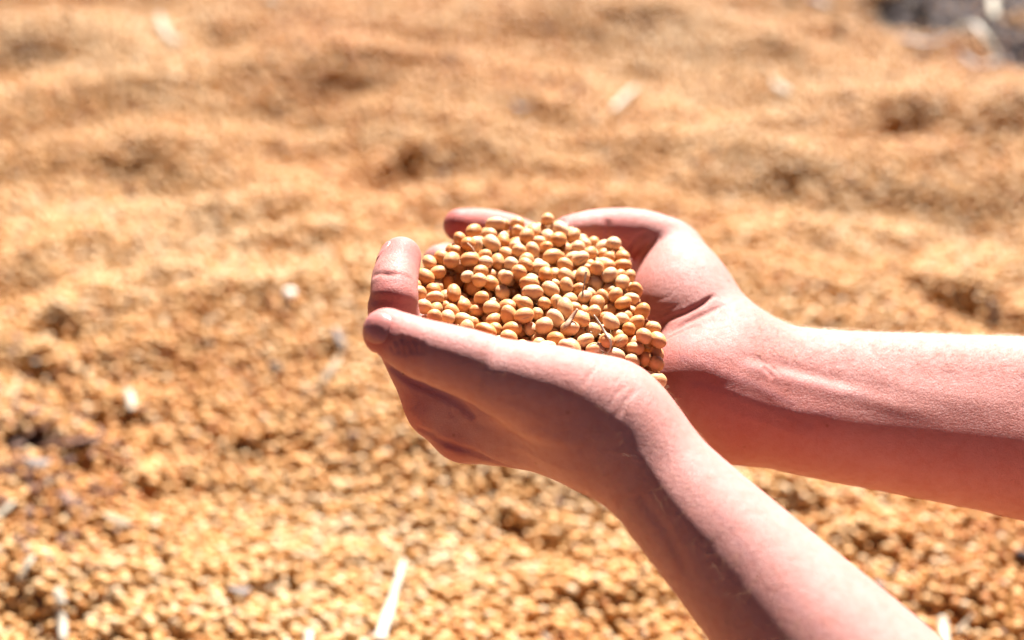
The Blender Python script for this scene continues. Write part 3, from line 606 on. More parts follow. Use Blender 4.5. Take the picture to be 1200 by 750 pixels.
BEANS = "-257,5179,2976,1,-4,-12,-99,364,285,259;541,4670,2838,17,1,-65,-74,364,266,242;541,4785,2908,45,58,-62,27,371,282,256;-240,5087,2964,89,-23,32,22,424,324,294;522,4720,2837,6,25,74,63,358,267,243;-234,5131,2998,23,56,-58,54,334,292,265;357,4646,2919,82,13,54,17,394,300,273;557,4735,2879,14,50,82,26,344,302,275;-263,4911,3031,47,51,-15,-71,372,323,293;-307,5103,3049,4,-94,18,30,435,318,289;-288,5145,3009,55,38,-16,-72,329,286,260;-166,5077,2936,59,-72,7,37,362,298,271;389,4611,2961,17,-98,8,6,426,307,279;457,4665,2901,13,73,-27,62,394,325,296;510,4643,2921,43,-51,2,74,399,306,278;-186,5113,2974,86,-13,27,42,331,283,257;-196,5017,2953,90,13,-40,5,371,290,264;455,4605,2929,43,-58,28,63,408,331,301;350,4780,2905,52,61,61,3,323,296,269;494,4760,2893,13,8,-87,47,351,272,247;-289,5050,3009,10,-26,-86,43,361,322,293;-153,4941,2976,7,-57,-81,-7,419,312,284;-124,5104,2965,45,10,-32,83,373,281,256;208,4669,2975,89,-40,14,14,423,327,297;261,4635,2949,5,-70,-70,14,360,293,266;469,4648,2966,58,81,-6,0,378,291,264;503,4708,2897,71,-70,1,-5,393,297,270;413,5328,2972,27,68,-38,57,385,315,287;496,4948,2959,30,27,87,-30,366,314,285;485,5049,2990,56,-51,0,-65,363,305,278;-367,4990,3039,67,-52,34,41,359,304,276;-332,5073,3104,19,-57,-72,34,415,298,271;-260,5146,3059,28,-93,15,17,434,316,287;-213,4804,2993,51,1,82,-26,395,311,283;-164,5054,2997,16,-92,23,-29,396,329,299;-202,4744,2983,93,-15,-25,-22,399,323,293;-48,4979,2978,74,35,-30,-49,416,297,270;-116,5295,3013,25,-31,-24,-89,384,331,301;128,4559,3025,50,83,25,5,438,321,292;304,4975,2939,6,-51,85,14,337,294,268;557,4682,2918,38,-75,37,39,341,304,276;525,4826,2948,36,-66,59,-28,376,315,287;-245,5201,3082,42,-67,57,21,341,298,271;-149,4880,3004,17,-45,88,-4,370,331,301;-104,4974,3000,80,-4,-7,-59,428,333,303;-67,5029,3011,4,22,-13,-97,359,289,263;-34,4742,2981,14,42,-85,29,365,298,271;312,4618,2976,1,-49,59,-64,418,323,294;205,4725,2966,63,-68,25,28,356,273,248;128,5250,3014,80,-18,16,-55,373,331,301;555,4735,2938,55,-73,-31,-25,367,278,253;-208,4910,3017,75,-12,13,64,340,290,264;-216,5080,3015,19,64,-56,-48,335,272,247;-282,5110,3102,22,10,-49,84,371,308,280;-206,4972,2990,34,39,81,-29,361,278,253;-210,5243,3078,93,-17,12,-32,338,271,246;-50,4661,2987,27,66,65,-27,345,297,270;-38,4866,2985,34,31,-89,3,342,267,242;-65,4919,3001,23,83,36,-35,332,265,241;-73,5283,3052,84,7,31,43,384,319,290;-21,4809,2987,12,-40,75,-51,464,331,301;64,5010,3009,26,-82,-50,-7,372,317,288;23,5056,2993,15,-15,61,-76,427,311,283;103,4675,2988,1,4,45,89,316,276,251;155,4761,2975,4,-22,-44,87,363,289,263;143,4886,2993,13,-82,-56,8,366,324,295;92,5081,3020,69,-68,-6,26,434,332,302;127,5189,3042,11,-9,27,95,441,327,297;230,4608,2995,77,-34,40,-37,432,320,291;276,4871,2995,36,41,76,34,435,323,294;195,5158,3034,1,48,-86,-15,313,283,257;359,4689,2965,90,5,-41,13,356,321,292;335,4890,3013,50,38,21,-75,426,326,296;251,5143,3016,93,7,-33,-18,441,328,299;326,5283,3023,1,20,-98,-8,376,322,293;407,4687,2927,56,69,-20,41,369,328,298;382,4897,2975,35,-12,83,41,442,331,301;486,5008,2947,7,-34,0,94,382,310,282;-311,4914,3067,1,89,-46,-5,338,309,281;-304,4974,3045,78,45,-32,-29,370,325,295;-211,5099,3072,19,-19,-90,35,377,327,297;-156,5063,3058,83,-35,-1,44,423,332,302;-130,5276,3083,7,92,29,-27,330,272,247;-92,4808,2992,13,-33,-90,23,357,302,274;-37,4948,3037,18,-57,-60,54,390,324,294;-105,5375,3060,6,69,67,27,431,310,282;29,4736,2983,67,-24,0,-70,354,298,271;-5,5388,3052,74,-62,-10,-25,344,281,256;92,4728,2965,2,3,-99,-10,370,279,254;98,4801,2975,27,-39,46,-75,371,265,241;80,4858,3008,20,-60,76,11,347,312,283;125,5030,3032,67,-63,34,16,377,336,306;161,5106,3030,41,44,5,-80,358,322,292;161,5271,3056,12,-50,-76,39,357,294,267;204,4564,3028,68,-61,35,20,343,299,272;207,4814,2979,67,71,9,19,351,314,285;178,4864,3037,25,75,-27,-55,376,310,282;160,4947,3007,81,-1,-31,-49,373,278,253;185,5048,3008,16,37,88,-26,435,325,295;193,5418,3078,28,47,81,-22,380,299,271;300,4686,2957,70,14,-12,-68,352,287,261;356,4758,2961,3,-69,-63,-35,436,324,294;320,4827,2964,49,52,-44,-54,446,332,302;308,4975,3013,52,24,59,56,370,295,268;259,5195,3051,19,98,-2,5,442,335,304;344,5378,3025,68,-46,-21,53,305,278,253;406,4786,2957,49,-52,-19,-67,345,269,245;411,4949,2982,31,16,47,81,360,290,264;457,5241,3034,20,54,81,-6,428,314,285;454,5306,3010,11,61,-1,78,332,267,243;-386,4925,3075,36,-81,-45,-14,353,312,284;-224,5155,3103,90,25,32,-12,365,290,264;-147,4773,3001,6,-31,4,-95,382,288,262;-139,4821,3028,26,80,-42,33,331,295,268;-161,5131,3084,49,-70,47,-22,398,324,295;-159,5315,3116,45,-10,11,-88,414,304,276;-71,4760,3022,32,-24,60,-69,368,294,267;-90,4863,3016,13,87,47,-4,345,292,265;-150,5002,3033,31,-83,-43,-16,416,307,279;-60,5126,3032,15,-88,-40,-21,345,265,241;6,4663,2978,74,52,-34,-25,328,269,244;-17,4836,3041,10,50,82,-27,447,322,292;-1,4999,3002,21,-22,-93,20,374,289,262;35,5051,3051,45,-52,-57,46,395,299,272;42,5175,3052,54,5,3,84,408,298,271;22,5414,3097,59,7,56,58,422,323,294;70,4716,3013,61,30,38,63,335,277,251;101,4914,3032,6,-9,6,-99,348,312,284;105,5132,3054,45,-82,26,-24,407,300,273;105,5287,3076,21,-24,7,95,399,288,262;64,5400,3056,60,-55,-53,25,356,289,263;225,4764,2994,32,87,15,-35,325,281,255;151,4812,3008,23,42,87,-6,451,333,303;206,4802,3053,65,-6,-47,60,461,334,304;207,4982,3015,16,-24,-43,86,322,272,248;309,5110,3039,69,-45,36,44,413,300,272;151,5337,3077,63,1,9,77,414,314,286;309,4739,2992,47,27,77,33,409,329,299;239,4840,3027,91,31,-25,-14,361,292,265;270,4942,2981,72,18,66,-9,380,318,289;306,5067,2999,37,32,-87,6,378,328,298;263,5295,3038,40,4,-60,-69,355,323,293;294,5398,3022,50,-75,-41,-12,322,278,253;474,4708,2951,16,3,4,-99,411,335,304;468,4898,2981,53,12,52,65,359,265,241;399,5054,2985,87,-27,-30,-26,322,273,248;383,5340,3024,27,-19,87,-38,388,314,286;482,4800,2981,13,88,-10,44,447,328,298;442,5005,2987,3,59,78,-21,414,314,285;413,5111,3003,82,20,22,-50,393,333,303;-331,4664,3072,87,10,27,40,367,330,300;-297,5017,3087,95,-20,-23,-6,388,306,278;-177,5171,3133,59,-19,0,-78,366,320,291;-253,4747,3010,23,44,79,35,326,279,254;-125,5025,3090,18,35,-91,-12,337,279,254;-213,5222,3127,37,34,2,87,335,290,263;-12,4636,3026,1,21,13,97,342,300,273;-85,4996,3052,15,-36,-92,-9,361,314,286;-108,5110,3053,23,-10,-55,80,349,267,243;-94,5317,3098,48,-13,19,84,397,302,275;0,4697,3023,15,96,-19,17,426,326,296;32,4891,3029,65,-62,-25,37,443,324,294;-22,5027,3057,11,-86,48,11,421,333,302;-44,5342,3071,5,72,-67,18,411,315,286;124,5408,3064,90,-10,27,-32,435,317,288;48,4685,2956,28,-54,55,57,361,286,260;50,4778,3021,57,0,-50,65,336,300,272;98,4799,3030,64,41,-54,-36,352,271,246;80,4996,3062,2,-36,-92,-15,384,310,282;113,5072,3079,7,100,4,-1,409,318,289;19,5229,3087,94,-28,17,-7,341,311,282;152,4706,2993,8,34,86,-37,380,292,266;113,4749,3009,27,52,76,-26,363,265,241;383,4758,3018,30,-30,-82,37,399,313,285;229,4904,3028,30,41,-84,-21,385,320,291;219,5019,3064,22,-86,18,41,455,326,297;189,5210,3057,86,-36,36,-2,322,284,258;151,5430,3110,39,72,56,12,316,283,258;278,4656,2998,15,18,-28,-93,382,273,248;273,4799,2992,5,-83,-6,-55,437,331,301;513,4855,3006,82,-5,-56,-13,386,324,295;263,4967,3039,86,28,-42,1,341,268,244;259,5070,3037,4,-82,-57,-2,367,278,253;323,5232,3055,40,-25,61,-64,355,275,250;240,5408,3043,36,74,-33,46,421,334,304;452,4748,2990,62,39,-68,-2,334,290,264;428,4796,3007,93,-9,19,31,309,279,253;393,4994,3019,78,-20,4,-59,373,299,272;402,5226,3031,17,-70,28,64,334,275,250;344,5228,3000,84,-22,-37,-33,456,332,302;435,4848,2979,22,-8,89,40,422,333,302;435,5074,3039,5,-29,74,60,314,274,249;-296,4797,3050,51,19,0,-84,334,276,251;-228,4885,3073,29,68,-53,-42,426,304,277;-243,5064,3120,81,21,12,53,425,327,297;-120,4860,3064,78,36,-46,-22,412,295,268;-257,5002,3043,65,-27,71,1,369,285,259;-107,5082,3097,95,7,-15,-27,324,298,271;-150,5220,3098,4,-76,-39,-53,392,330,300;-3,5077,3092,55,-60,18,-55,371,317,289;-82,5236,3100,78,41,-5,-46,449,330,300;-40,5418,3085,73,-64,-25,0,328,301,273;104,4623,3005,17,77,56,-24,305,264,240;-68,4701,3018,32,-42,19,83,326,297,270;27,5005,3097,34,30,76,47,361,325,296;-2,5132,3059,82,53,-23,4,350,308,280;-36,5271,3093,81,-2,3,-58,369,275,250;32,5349,3084,30,81,17,-48,429,308,280;165,4631,3017,69,-62,2,-37,400,336,306;46,4734,3062,13,8,-11,-98,407,331,301;152,4929,3063,48,-81,34,-3,413,300,273;135,5000,3091,63,37,-41,-55,409,314,286;165,5153,3086,84,49,12,20,430,331,300;205,5308,3057,74,-36,35,45,364,310,282;26,5289,3068,8,14,-98,-7,450,325,295;221,4698,3026,93,-2,-26,-25,432,318,289;265,4749,3038,11,48,86,16,449,331,301;323,4832,3022,41,71,57,1,293,267,243;166,4982,3047,54,14,79,25,346,279,254;216,5112,3063,66,-59,41,20,391,327,297;140,5220,3089,48,-36,8,80,393,286,260;261,4707,2988,4,64,-63,-44,338,264,240;505,4680,3002,67,-54,21,-47,366,332,302;289,4917,3035,64,66,26,29,332,266,242;283,5023,3070,55,-51,-53,39,416,335,305;315,5172,3023,0,-79,31,-52,434,312,283;303,5343,3041,11,48,86,9,360,274,249;408,4720,2976,67,-27,-42,-56,326,275,250;411,4932,3035,64,-64,-40,15,337,278,253;361,4945,3015,13,-57,-52,-62,363,285,259;364,5077,3019,94,-6,-11,-31,366,291,265;390,5279,3025,22,85,45,-16,374,274,249;549,4765,2987,92,17,-12,-35,333,277,252;443,5012,3046,45,-35,38,-73,416,316,287;475,5105,3013,81,-28,-51,1,368,301,273;-249,4841,3031,4,11,29,95,369,322,293;-345,4972,3096,94,2,11,-31,434,333,303;-184,4737,3040,15,-17,-97,-5,389,283,257;-233,4783,3049,51,3,-80,32,332,304,277;-178,4999,3080,28,87,38,12,296,265,241;-80,4814,3047,32,-90,-19,22,373,308,280;-129,4964,3084,3,57,69,-44,369,309,281;-86,5057,3052,6,11,-93,-34,344,273,248;29,5165,3104,25,-13,-49,82,330,292,265;-70,5375,3116,6,-3,82,57,432,325,296;32,4607,3003,22,-15,95,-18,327,270,246;-99,4654,3042,6,23,65,73,457,333,303;-20,4975,3088,23,52,42,-70,325,266,242;56,5055,3102,38,-82,43,-2,365,273,248;57,5111,3084,66,51,-14,54,388,334,303;-21,5189,3077,93,1,13,-33,373,283,258;61,5269,3115,32,46,-60,-57,386,335,304;50,4831,3054,17,95,-15,-20,366,328,299;80,4881,3078,4,1,81,59,438,324,295;171,5054,3061,7,-63,75,-19,321,266,242;371,4816,2997,3,8,83,56,334,281,256;83,5186,3094,63,-8,-75,20,381,329,299;93,5358,3094,74,-15,17,-64,422,303,276;123,4693,3041,24,-26,92,17,365,332,302;167,4746,3038,41,-78,29,37,443,324,295;124,4844,3049,68,-8,31,66,363,291,265;217,4959,3063,13,-60,-63,-47,345,279,254;278,5141,3081,13,25,-10,-95,395,312,284;275,5249,3076,26,39,-87,-18,334,289,263;204,5350,3104,15,45,67,57,400,308,280;413,4665,2986,42,83,13,35,362,296,269;360,4644,3006,80,3,-6,-60,351,308,280;438,4888,3025,94,-12,-7,30,387,280,254;337,5025,3031,43,-10,-89,-12,370,303,275;385,5115,3058,4,-95,10,-29,387,301,274;226,5250,3056,54,-38,73,-18,353,266,242;256,5350,3071,41,-28,79,-36,402,312,284;561,4687,2981,56,63,-43,-32,433,317,288;494,4988,3023,55,38,-71,22,404,306,278;343,5067,3078,68,11,-68,-25,401,321,292;380,5173,3037,16,11,22,96,389,310,282;424,5303,3062,10,43,90,-5,358,315,286;471,4941,3010,33,91,-24,11,384,281,255;393,5039,3063,89,-8,-39,20,354,323,294;451,5147,3044,87,-49,-6,-3,402,308,280;-394,4870,3083,3,-8,-37,93,362,272,247;-302,4854,3068,7,10,80,-59,372,293,267;-171,5076,3115,18,-98,-11,0,392,315,286;-245,4722,3062,26,-60,-62,43,371,297,270;-298,4735,3046,50,-7,-84,18,363,306,278;-188,4846,3040,67,38,42,47,364,290,264;192,5260,3105,35,-18,21,-90,388,331,301;-173,4674,3039,74,-16,-58,30,377,310,282;-10,4765,3040,71,40,33,-46,464,333,303;68,4940,3081,67,-74,6,7,420,319,290;-58,5111,3084,53,-54,56,-34,413,308,280;-113,5165,3078,34,26,81,-40,359,299,272"
HIDDEN = "-265,4899,2861,273;-227,5001,2896,273;-290,5147,2889,274;-163,4782,2840,279;-154,4919,2841,327;-186,5023,2871,275;-181,5198,2838,289;-206,5253,2846,336;-223,4783,2838,286;-144,4832,2838,273;-100,4865,2841,322;-140,5042,2840,326;-84,5138,2838,296;-124,5260,2841,325;-165,5308,2836,275;-48,4693,2836,267;3,4775,2837,268;-53,4967,2836,281;-36,5034,2837,290;-26,5180,2839,305;-34,5252,2837,274;-29,5354,2838,283;-23,4597,2844,308;106,4776,2840,322;21,4870,2836,271;93,5006,2841,310;83,5216,2837,292;53,5281,2839,297;50,5424,2844,300;144,4684,2840,297;104,4858,2841,300;130,4946,2838,297;231,4979,2838,279;233,5118,2838,296;134,5254,2838,301;163,5428,2835,266;182,4642,2875,331;272,4790,2842,312;266,4923,2846,334;265,5024,2838,288;293,5076,2836,276;247,5177,2838,273;285,5393,2843,332;469,4757,2842,322;309,4971,2840,312;360,5088,2840,321;403,5243,2837,291;334,5282,2837,264;397,4883,2842,318;472,5012,2841,318;460,5235,2839,294;-254,4956,2884,268;-257,4907,2916,284;-247,5121,2914,279;-188,4737,2838,266;-166,4982,2838,285;-86,5032,2877,319;-185,5167,2892,314;-241,5197,2872,315;-122,4736,2844,322;-143,4806,2890,309;-110,4981,2841,302;-82,5076,2838,291;-78,5210,2839,287;-60,5302,2849,305;-92,5390,2840,313;-131,4631,2857,334;-24,4825,2835,265;-36,4881,2837,292;22,4991,2840,306;-16,5103,2841,327;36,5347,2840,302;-23,5414,2841,335;70,4713,2840,297;50,4814,2841,310;74,4907,2844,329;49,5057,2839,309;102,5112,2838,286;93,5259,2884,328;90,5365,2844,331;268,4730,2840,318;198,4788,2836,274;205,4922,2839,283;172,4993,2843,317;172,5103,2838,298;143,5305,2885,289;164,5304,2836,270;134,4613,2912,299;323,4694,2840,299;208,4846,2839,290;266,4989,2886,329;291,5122,2870,307;337,5334,2839,275;346,5385,2846,277;409,4782,2838,273;332,4852,2840,316;380,4974,2838,291;374,5173,2842,333;389,5351,2837,272;533,4778,2843,326;499,4947,2843,326;435,5162,2842,330;-248,4857,2901,280;-292,5141,2947,291;-258,5188,2924,279;-254,4836,2844,305;-208,4887,2854,276;-142,4972,2888,292;-217,5058,2908,319;-215,5236,2907,297;-78,4639,2894,268;-96,4689,2877,336;-85,4922,2841,288;-28,5000,2881,313;-129,5177,2839,297;-155,5226,2882,307;-161,5316,2886,283;-77,4612,2836,271;-84,4798,2839,290;4,4930,2839,273;8,5048,2879,302;14,5152,2872,295;22,5234,2837,286;4,5370,2882,282;38,4574,2956,313;165,4740,2842,328;79,4961,2882,334;138,5054,2838,295;43,5114,2837,267;82,5314,2871,273;96,5423,2890,313;86,4605,2863,269;148,4827,2839,273;161,4885,2848,323;206,5049,2845,294;194,5156,2842,277;198,5326,2877,290;162,5364,2841,314;240,4653,2901,299;231,4758,2877,285;346,4793,2844,320;245,5078,2879,311;181,5219,2836,273;222,5298,2836,266;234,5354,2842,336;477,4634,2850,294;447,4828,2840,310;336,5028,2841,330;315,5159,2839,285;438,5312,2846,332;521,4832,2839,284;477,5105,2842,316;422,5084,2838,294;-256,4821,2945,332;-246,4986,2944,269;-230,4791,2894,312;-199,4832,2849,276;-200,4946,2873,304;-137,5109,2851,333;-173,5276,2928,335;-161,4691,2863,325;-124,4605,2930,310;-93,4776,2889,294;-82,4959,2886,313;-105,5165,2888,321;-101,5248,2895,318;-116,5377,2889,274;4,4659,2840,314;-27,4687,2885,328;-40,4785,2873,281;43,5095,2889,293;-69,5107,2883,285;-4,5306,2858,308;-63,5409,2895,319;76,4653,2839,290;5,4720,2842,296;120,4815,2884,301;104,5071,2879,285;135,5171,2842,327;60,5374,2906,324;17,5423,2903,301;133,4629,2844,280;117,4722,2882,333;203,4804,2884,283;137,5011,2888,314;211,5201,2880,335;190,5269,2874,307;111,5425,2836,270;374,4670,2850,274;421,4693,2841,280;268,4852,2837,266;335,4980,2890,311;240,5241,2840,319;279,5290,2837,282;374,5353,2899,329;337,4913,2853,323;408,5025,2842,293;344,5204,2889,316;318,5225,2840,322;440,4934,2838,296;452,5268,2888,307;-285,4990,2993,266;-326,5101,2997,266;-196,4666,2908,280;-193,4836,2921,329;-148,5027,2915,321;-162,5205,2938,320;-218,5226,2969,326;-139,4573,2883,279;-121,4728,2918,297;-143,4878,2885,326;-69,5007,2927,322;-42,5155,2906,315;-51,5210,2890,293;-110,5330,2856,327;-73,4574,2887,324;-51,4746,2838,264;2,4838,2881,312;13,4962,2888,290;43,5207,2883,306;-28,5263,2892,312;-50,5347,2888,271;32,4609,2844,278;0,4750,2896,320;122,4869,2899,272;67,5016,2893,293;68,5158,2852,293;99,5312,2924,302;23,5423,2963,289;212,4697,2867,307;348,4707,2901,330;171,4846,2893,276;175,5077,2889,334;145,5220,2883,318;177,5347,2928,322;124,5358,2891,284;260,4672,2841,283;377,4736,2845,325;288,4879,2880,305;303,5054,2892,336;275,5201,2878,289;295,5332,2881,329;216,5415,2854,328;440,4791,2882,295;390,4948,2881,265;352,5095,2898,298;382,5299,2843,265;481,4883,2837,265;445,4944,2893,302;418,5214,2882,307;-254,4940,2978,309;-353,5044,3008,295;-223,4722,2925,326;-200,4897,2909,311;-195,4957,2934,333;-152,5130,2920,297;-117,5250,2966,319;-122,4546,2935,325;-177,4747,2893,316;-63,4836,2886,313;-33,4955,2918,282;-112,5077,2909,282;-59,5249,2940,305;-82,5306,2908,282;-32,4616,2900,290;10,4802,2928,307;-33,4918,2878,287;-40,5068,2908,286;59,5150,2908,277;37,5256,2919,308;-24,5373,2929,283;130,4663,2890,265;20,4640,2908,331;29,4907,2893,314;100,5109,2915,270;105,5176,2894,290;146,5265,2922,266;113,5373,2944,318;68,4593,2913,302;409,4634,2906,272;151,4940,2892,335;134,5050,2932,321;138,5126,2879,283;199,5241,2922,267;161,5407,2885,288;321,4747,2869,278;263,4828,2886,278;213,4953,2886,314;229,5141,2889,286;250,5251,2897,293;256,5406,2905,295;476,4692,2843,296;444,4873,2882,323;468,5051,2879,276;414,5238,2932,290;407,5304,2905,298;444,5113,2890,289;467,5168,2901,316;-270,4708,2967,295;-193,4780,2935,265;-211,5154,2944,266;-161,5316,2978,288;-182,4610,2898,325;-167,4705,2949,322;-112,4808,2938,304;-135,4923,2923,289;-89,5193,2937,318;-27,5341,2979,274;-130,5342,2933,337;-64,4602,2951,319;-62,4734,2899,270;-13,4866,2930,323;-4,5023,2929,279;-2,5202,2920,285;-16,5313,2933,321;-76,5360,2931,271;78,4649,2898,297;59,4766,2878,316;65,4856,2882,297;62,5063,2929,303;97,5154,2951,314;100,5220,2925,270;79,5432,2944,273;195,4621,2943,321;184,4740,2905,333;225,4870,2885,286;236,5033,2911,283;172,5136,2919,308;146,5306,2963,311;203,5411,2937,329;389,4830,2883,310;300,4932,2897,305;243,5200,2927,268;305,5273,2890,301;319,5391,2906,324;427,4832,2923,274;373,5025,2892,329;305,5159,2910,279;365,5265,2882,308;510,4864,2887,315;493,4986,2893,296;464,5220,2923,265;-256,4877,2974,298;-203,4907,2965,267;-234,4559,2973,287;-161,4818,2971,291;-195,5171,2994,273;-192,5273,2989,292;-241,4655,2944,289;-184,4563,2944,301;-81,4889,2910,329;-49,5053,2962,299;-137,5167,2974,289;-32,5280,2976,279;-81,5309,2961,283;10,4578,2896,281;-127,4578,2985,315;47,4868,2933,267;54,4959,2937,313;10,5134,2930,327;29,5288,2977,324;-33,5421,2944,273;139,4650,2955,298;43,4702,2895,330;75,4818,2922,314;92,4914,2917,298;49,5197,2949,315;97,5266,2961,311;37,5316,2906,301;182,4681,2919,277;282,4715,2902,327;171,4792,2929,287;188,5003,2920,301;199,5070,2944,315;157,5193,2938,336;145,5429,2944,331;440,4725,2888,307;270,5107,2929,328;299,5220,2930,322;281,5358,2932,288;323,5390,2973,300;428,4904,2936,325;411,5069,2897,311;366,5155,2923,304;453,5290,2949,316;500,4922,2902,312;477,5114,2945,294;393,5120,2870,268;-172,5122,3026,306;-257,4607,2999,332;-112,5033,2964,304;-242,5195,3023,290;-123,4510,3010,327;-81,4700,2952,300;-81,4946,2939,277;-125,4979,2943,277;-97,5131,2931,274;-159,5224,3001,316;-92,5401,2973,334;-20,4557,2957,273;-47,4776,2930,292;-63,4837,2949,305;-1,5078,2946,287;-28,5169,2960,283;81,5325,2981,324;24,5360,2956,309;106,4587,2964,304;113,4768,2926,330;141,4899,2936,269;105,4992,2941,334;135,5097,2967,328;165,5246,2964,265;69,5390,2979,293;144,4714,2937,269;196,4902,2923,317;161,4954,2951,292;226,5148,2946,287;207,5294,2961,306;162,5425,3016,325;253,4910,2924,302;286,5035,2952,326;325,5106,2946,285;251,5305,2921,335;233,5353,2952,266;492,4811,2886,280;349,5051,2943,285;400,5022,2945,287;413,5160,2899,277;-262,4764,2956,281;-110,5141,3012,292;-212,5239,3026,271;-75,4539,2980,323;-144,4863,2942,297;-55,5115,2971,320;-76,5182,2989,271;-32,4653,2936,268;-9,4707,2941,315;-45,4911,2951,266;2,4972,2956,267;58,5108,2970,322;-8,5225,2975,325;-26,5408,2998,324;97,4688,2931,274;97,4869,2957,288;103,4933,2976,319;125,5146,3002,310;111,5203,2980,282;130,5367,3008,332;170,4587,2983,266;264,4739,2948,273;157,4846,2949,317;240,4977,2940,309;245,5078,2984,333;218,5224,2969,301;194,5376,2988,324;231,4705,2920,265;399,4752,2915,308;330,4839,2897,322;327,5176,2961,265;298,5277,2964,336;307,5335,2987,306;451,4767,2932,267;372,4958,2935,327;382,5192,2971,316;341,5316,2930,309;435,5009,2896,311;458,5235,2977,285;-283,4667,3031,310;-354,5045,3062,291;-179,4472,3031,323;-240,5023,2984,272;-170,5181,3044,334;-170,5270,3046,319;-135,4660,2915,305;-90,4760,2958,277;-102,4896,2967,312;-70,5243,3006,305;-70,5348,3014,331;-87,4585,3034,330;18,4915,2949,285;40,5016,2958,279;2,5132,2989,273;17,5242,3027,312;25,5353,3016,320;69,4633,2959,325;50,4755,2933,278;44,4809,2972,308;94,5045,2976,273;56,5164,2999,293;66,5225,3001,297;28,5420,3020,283;212,4873,2978,312;209,4935,2978,331;189,5129,2983,324;240,5342,3009,321;304,4659,2899,310;289,4781,2909,332;309,4889,2937,312;325,4932,2970,269;297,5132,2982,275;269,5187,2975,293;368,5358,2965,267;374,4892,2905,331;435,4975,2942,265;405,5261,2978,283;358,5256,2939,312;486,5062,2932,265;428,5150,2956,325;-243,4539,3031,330;-236,4689,3012,287;-99,5080,3006,295;-197,4604,2988,316;-16,5175,3018,330;-130,5355,3008,285;-105,4638,2978,293;-12,4917,2994,282;-15,5305,3026,325;-73,5417,3033,278;148,5009,2978,280;122,5312,3032,268;232,4786,2934,312;208,5015,2968,266;171,5199,3001,308;195,5367,3048,299;260,4844,2941,326;255,5008,2999,317;260,5399,2970,295;349,4995,2977,310;388,5099,2946,296;362,5298,2981,284;510,4890,2950,285;437,5190,3006,294;-199,4666,2984,282;-205,4859,2983,270;-162,4641,2957,264;-138,4677,2995,267;-28,5083,3015,292;-35,5241,3047,265;-9,4611,2962,284;22,4868,2979,265;46,4945,2993,286;39,5112,3024,285;77,5239,3058,316;94,5425,3017,295;175,5317,3009,280;268,5239,3008,328;374,4837,2943,313;506,4761,2947,275;439,5073,2953,295;475,5155,2988,268;-394,4807,3091,275;-274,4801,3000,278;-185,4516,2984,334;-70,5182,3043,300;-150,5326,3057,302;-25,4520,3032,335;14,4550,3001,276;108,4972,3017,276;196,5263,3009,310;353,5136,2996,309;-222,4639,3036,301;-162,4556,3033,328;-112,5224,3047,326;-38,4591,3004,270;68,5283,3021,276;474,4851,2932,267;-303,4609,3046,309;-211,4584,3049,294;-120,4725,2993,292;82,5344,3040,281;25,5603,2839,307;-149,4627,3007,269;66,4561,3010,285"
# ------------------------------------------------------------------ soybeans in the hands (settled positions, mm; quaternion; half axes)
def bean_mesh(name, seed, seg=20, rings=14, crack=False):
    r = random.Random(seed); o3 = Vector((r.uniform(-9, 9), r.uniform(-9, 9), r.uniform(-9, 9)))
    def fn(v):
        n = noise.noise(v * 1.3 + o3) * .045 + noise.noise(v * 3.1 + o3) * .014
        h = math.exp(-((v.x / .45) ** 2 + (v.z / .2) ** 2)) if v.y > 0 else 0
        k = math.exp(-((v.x + .1) / .09) ** 2) if crack else 0
        flat = -.05 * max(0, v.y) ** 2
        s = 1 + n + flat * math.exp(-(v.x / .6) ** 2) - .035 * h - .10 * k * (v.z > -.2)
        return v * s
    return ball(name, seg, rings, fn, M_BEAN)
SHAPES = [bean_mesh('soybean', s) for s in (1, 2, 3, 4, 5, 6)] + [bean_mesh('soybean', 9, crack=True)]
def place_words(px, py):
    top = np.interp(px, [480, 520, 590, 640, 700, 740, 780], [290, 268, 248, 256, 268, 285, 395]); bot = np.interp(px, [480, 560, 630, 690, 740, 785], [372, 400, 404, 420, 445, 465])
    v = (py - top) / (bot - top)
    band = 'in the back row' if v < .17 else 'in the upper band' if v < .38 else 'in the middle band' if v < .6 else 'in the lower band' if v < .82 else 'in the front row'
    col = 'by the upright finger' if px < 520 else 'left of centre' if px < 575 else 'at the centre' if px < 630 else 'right of centre' if px < 690 else 'by the far palm'
    return band + ' ' + col
NAMED = {}
rows = [r.split(',') for r in BEANS.split(';')]
bean_rng = random.Random(3)
for r in rows:
    x, y, z, qw, qx, qy, qz, a0, a1, a2 = [float(v) for v in r]
    o = bpy.data.objects.new('soybean', SHAPES[6] if bean_rng.random() < .04 else SHAPES[bean_rng.randrange(6)]); COL.objects.link(o)
    o.location = (x / 1e4, y / 1e4, z / 1e4); o.rotation_mode = 'QUATERNION'; o.rotation_quaternion = (qw / 100, qx / 100, qy / 100, qz / 100)
    o.rotation_quaternion.normalize(); o.scale = (a0 / 1e5, a1 / 1e5, a2 / 1e5)
    t = min(.84, max(0, bean_rng.gauss(.38, .20))); o['tint'] = t
    px, py, d = pix(np.array([(x / 1e4, y / 1e4, z / 1e4)])); zn = place_words(px[0], py[0])
    tone = 'pale cream' if t < .22 else 'orange tan' if t > .56 else 'golden'
    el = a0 / max(a1, a2); sh = 'long oval' if el > 1.25 else 'oval' if el > 1.12 else 'plump round'
    NAMED.setdefault(f'{tone} {sh} soybean {zn}', []).append((px[0], o))
